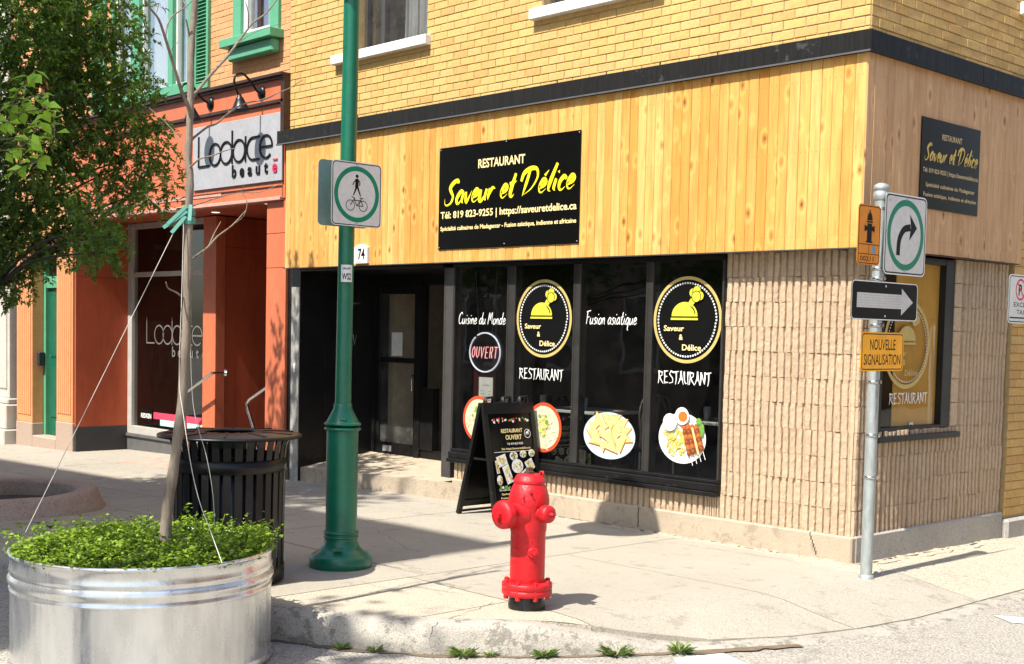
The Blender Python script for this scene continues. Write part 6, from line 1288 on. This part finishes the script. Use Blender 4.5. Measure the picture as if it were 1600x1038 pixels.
cordp(((292, 350, 7.24), (297, 480, 7.26), (299, 590, 7.3), (305, 651, 7.3), (323, 715, 7.3), (333, 776, 7.3), (335, 822, 7.3)), 'thin cord crossing in front of the litter bin', .0019)
# --- street tree at left
rr = random.Random(77)
t = thing('street_tree', 'leafy dark green street tree at the left in front of the salon building', 'tree', (TX-.15, TY, tz_))
m_ = MB(); bx, by = TX-.15, TY
m_.tube([(bx, by, tz_+.02), (bx-.02, by+.02, 1.0), (bx+.03, by, 2.0), (bx, by+.05, 3.2), (bx+.05, by, 4.6), (bx, by, 5.6)], [.11, .095, .085, .07, .05, .03], 12); m_.build('trunk', 'bark2', t)
# crown clumps: (px, py, depth offset, radius m)
cl = []
for px, py, rad_ in ((-60, -20, .9), (20, 40, .8), (90, 20, .7), (140, 60, .62), (165, 30, .35), (40, 120, .75), (110, 120, .6), (150, 110, .35), (0, 200, .75), (70, 210, .6), (130, 200, .55), (190, 190, .35), (222, 185, .22), (-20, 300, .7), (60, 290, .6), (130, 280, .5), (190, 260, .42), (235, 240, .25), (250, 290, .2), (225, 310, .25), (20, 380, .45), (80, 350, .35), (140, 340, .35), (60, 320, .4), (160, 370, .16), (-60, 380, .5), (15, 420, .25), (5, 445, .2), (60, 370, .25), (-50, 110, .8), (210, 130, .22), (175, 150, .3), (120, 370, .2), (-100, 250, .8), (-110, 50, .9), (130, -50, .7), (40, -80, .9)):
    dd = rr.uniform(-.6, .5)*(.4+rad_); cl.append((at(px, py, 12.3+dd), rad_*1.02))
for px, py, r_, dd in ((160, 370, .22, -2.0), (150, 355, .2, -1.8), (165, 395, .1, -2.1)): cl.append((at(px, py, 12.3+dd), r_))
limb = MB(); tips = []
for c, r_ in cl:
    z0 = min(max(1.9, c.z-.9), 5.2); s0 = Vector((bx+.02, by, z0)); md = s0.lerp(c, .55)+Vector((rr.uniform(-.1, .1), rr.uniform(-.1, .1), .12)); limb.tube([tuple(q) for q in smooth_line([tuple(s0), tuple(md), tuple(c)], 4)], [.016]*3+[.011]*3+[.006]*3, 6)
limb.build('limb', 'bark2', t)
items = []
for c, r_ in cl:
    nsp = int(44*r_**2.0*6.0)+12
    for k in range(nsp):
        dv = rdir(rr); p = c+dv*r_*rr.random()**.45
        tw = (dv*.6+rdir(rr)*.6+Vector((0, 0, -.25))).normalized(); L_ = rr.uniform(.12, .26); n_ = rr.randint(9, 14)
        for j in range(n_):
            f = j/n_; q = p+tw*L_*f; ld = (tw*.5+rdir(rr)*.9).normalized(); up = Vector((rr.uniform(-.7, .7), rr.uniform(-.7, .7), 1))
            # lobed leaf: three narrow blades
            items.append((q, rr.uniform(.042, .078), ld, up, .21)); sd_ = ld.cross(up).normalized()
            items.append((q, rr.uniform(.022, .045), (ld+sd_*.9).normalized(), up, .2)); items.append((q, rr.uniform(.022, .045), (ld-sd_*.9).normalized(), up, .2))
leafcloud('crown', 'leafdark', t, items, kind=None)
# bright twig close to the camera
sx = at(-75, 300, 8.2)
t = thing('leafy_shoot', 'bright green young leafy twigs hanging in at the left edge before the dark tree', 'tree', (sx.x, sx.y, rz_(sx.x, sx.y)))
m_ = MB(); m_.tube([(sx.x, sx.y, rz_(sx.x, sx.y)), (sx.x+.03, sx.y, 1.2), (sx.x-.02, sx.y+.02, 2.6), (sx.x, sx.y, 3.4)], [.03, .026, .02, .012], 8); m_.build('trunk', 'bark', t)
items = []; tw = MB()
for pts in (((-60, 215), (0, 235), (40, 225), (62, 190)), ((-60, 190), (10, 170), (30, 140), (55, 110)), ((-60, 200), (20, 165), (60, 150), (72, 170)), ((-60, 230), (30, 215), (60, 228), (60, 250), (22, 268)), ((-60, 200), (0, 190), (15, 192)), ((-20, 200), (40, 175), (80, 178), (85, 215))):
    pp = smooth_line(pts, 4); tw.tube([at(a, b, 8.2-.4*i/len(pp)) for i, (a, b) in enumerate(pp)], .004, 5)
    for i, (a, b) in enumerate(pp):
        if i < 4: continue
        for k in range(2): items.append((at(a+rr.uniform(-4, 4), b+rr.uniform(-4, 4), 8.2-.4*i/len(pp)), rr.uniform(.06, .115), (rdir(rr, -.9, .25)), Vector((rr.uniform(-.5, .5), rr.uniform(-.9, -.2), .8)), .32))
tw.build('twig', 'bark', t); leafcloud('foliage', 'leafbright', t, items, kind=None)
# --- weeds along the kerb
rr = random.Random(55); WD = [('wide green weed tuft at the foot of the kerb, left of the hydrant', 722, 1030, 1.0), ('weed tuft at the kerb just right below the hydrant', 856, 1026, .8), ('large weed tuft in the gutter right of the hydrant', 966, 1020, 1.05), ('weed tuft at the right end of the raised kerb', 1057, 1016, .85), ('tiny weed near the planter end of the kerb', 567, 1028, .4), ('small weed growing by the kerb next to the planter', 512, 1018, .5), ('tiny weed sprig right of the widest tuft', 772, 1026, .35)]
for lab, px, py, s_ in WD:
    p = G(px, py, -.165); kx, ky = p.x, p.y
    bi = min(range(len(dense)), key=lambda i: (dense[i][0]-kx)**2+(dense[i][1]-ky)**2); bx_, by_ = dense[bi]; tt = Vector((dense[bi+1][0]-bx_, dense[bi+1][1]-by_, 0)).normalized(); kx, ky = bx_+tt.y*.045, by_-tt.x*.045; c = Vector((kx, ky, rz_(kx, ky)+.004))
    t = thing('weed', lab, 'weed', tuple(c), 'weeds along the kerb'); items = []
    for k in range(int(90*s_)+10):
        a = rr.uniform(0, 6.283); q = c+Vector((math.cos(a), math.sin(a), 0))*rr.uniform(0, .05)*s_; dv = Vector((math.cos(a), math.sin(a), rr.uniform(.3, 1.3))).normalized(); items.append((q, rr.uniform(.03, .10)*math.sqrt(s_), dv, Vector((0, 0, 1)), .13))
    leafcloud('foliage', 'weed', t, items, kind=None)
# ================================================================ ACROSS THE STREETS (seen in the glass, cast the long shade)
ob = thing('office_building', 'tall dull brown building across the street that shades the left roadway', 'building', (-20, -17, -.5))
def tower(t, x0, x1, y0, y1, z1, mat, face, step=2.6, fl=3.3, trim='greyst'):
    m_ = MB(); m_.box(x0, x1, y0, y1, -.6, z1); m_.build('wall', mat, t); m_ = MB(); m_.box(x0-.1, x1+.1, y0-.1, y1+.1, z1, z1+.01); 
    wd = None
    if face == 'y':
        k = 0
        for iz in range(int(z1/fl)):
            for ix in range(int((x1-x0)/step)):
                cx_ = x0+step*(ix+.5); zc = .9+fl*iz
                if wd is None:
                    q = MB(); q.bbox(-.62, .62, 0, .06, -.08, 1.75, .01); q.mi = 1; q.box(-.52, .52, .061, .07, .02, 1.65); wd = q.build('window', ['white', 'blackglass'], t, local=True); wd.location = Vector((cx_, y1, zc))-wloc(t)
                else: inst(wd.data, 'window', t, (cx_, y1, zc))
M['blackglass'] = flat('dark_reflecting_glass', (.02, .022, .025), .05, spec=.8)
M['dullbrick'] = plain('dull_brown_brick', (.42, .33, .25), .9, var=.3, scale=4)
SE = 11.0+(-1.5)  # eaves line
tower(ob, -25, -1.66, -22, -12.9, 16.9, 'dullbrick', 'y')
mb_ = thing('brown_building', 'brown brick building across the side street', 'building', (22, 4, -.5))
m_ = MB(); m_.box(14, 26, -8, 30, -.6, 9.5); m_.build('wall', plain('sun_toned_brick_wall', (.45, .22, .07), .9, var=.25, scale=3), mb_)  # warm sunlit tone put into the wall colour, for the side window's reflection
def bigtree(x, y, z0, z1, R_c, n, seed, lab, ztr=None, dens=60):
    r = random.Random(seed); t = thing('street_tree', lab, 'tree', (x, y, -.2)); m_ = MB(); m_.tube([(x, y, -.2), (x+.1, y, z0*.5), (x, y+.1, (z0+z1)/2)], [.2, .15, .06], 10); m_.build('trunk', 'bark2', t); it = []
    for k in range(n):
        c = Vector((x, y, (z0+z1)/2))+Vector((r.uniform(-1, 1)*R_c, r.uniform(-1, 1)*R_c, r.uniform(-.5, .5)*(z1-z0)))
        for j in range(dens): it.append((c+rdir(r)*r.uniform(.1, .6), r.uniform(.12, .2), rdir(r), rdir(r), .35))
    leafcloud('crown', 'leafdark', t, it, kind=None)
bigtree(-5.9, -10.6, 11.6, 14.6, 1.3, 22, 5, 'tall street tree across the road left of centre')
bigtree(-9.0, -9.8, 2.6, 5.6, 2.0, 26, 8, 'street tree across the road reflected in the shop windows')
bigtree(-15.5, -10.0, 2.6, 5.8, 2.2, 26, 9, 'further street tree across the road reflected in the shop windows')
bigtree(-.75, -9.9, 7.9, 8.5, .55, 7, 6, 'slender street tree across the road near the crossing', dens=30)
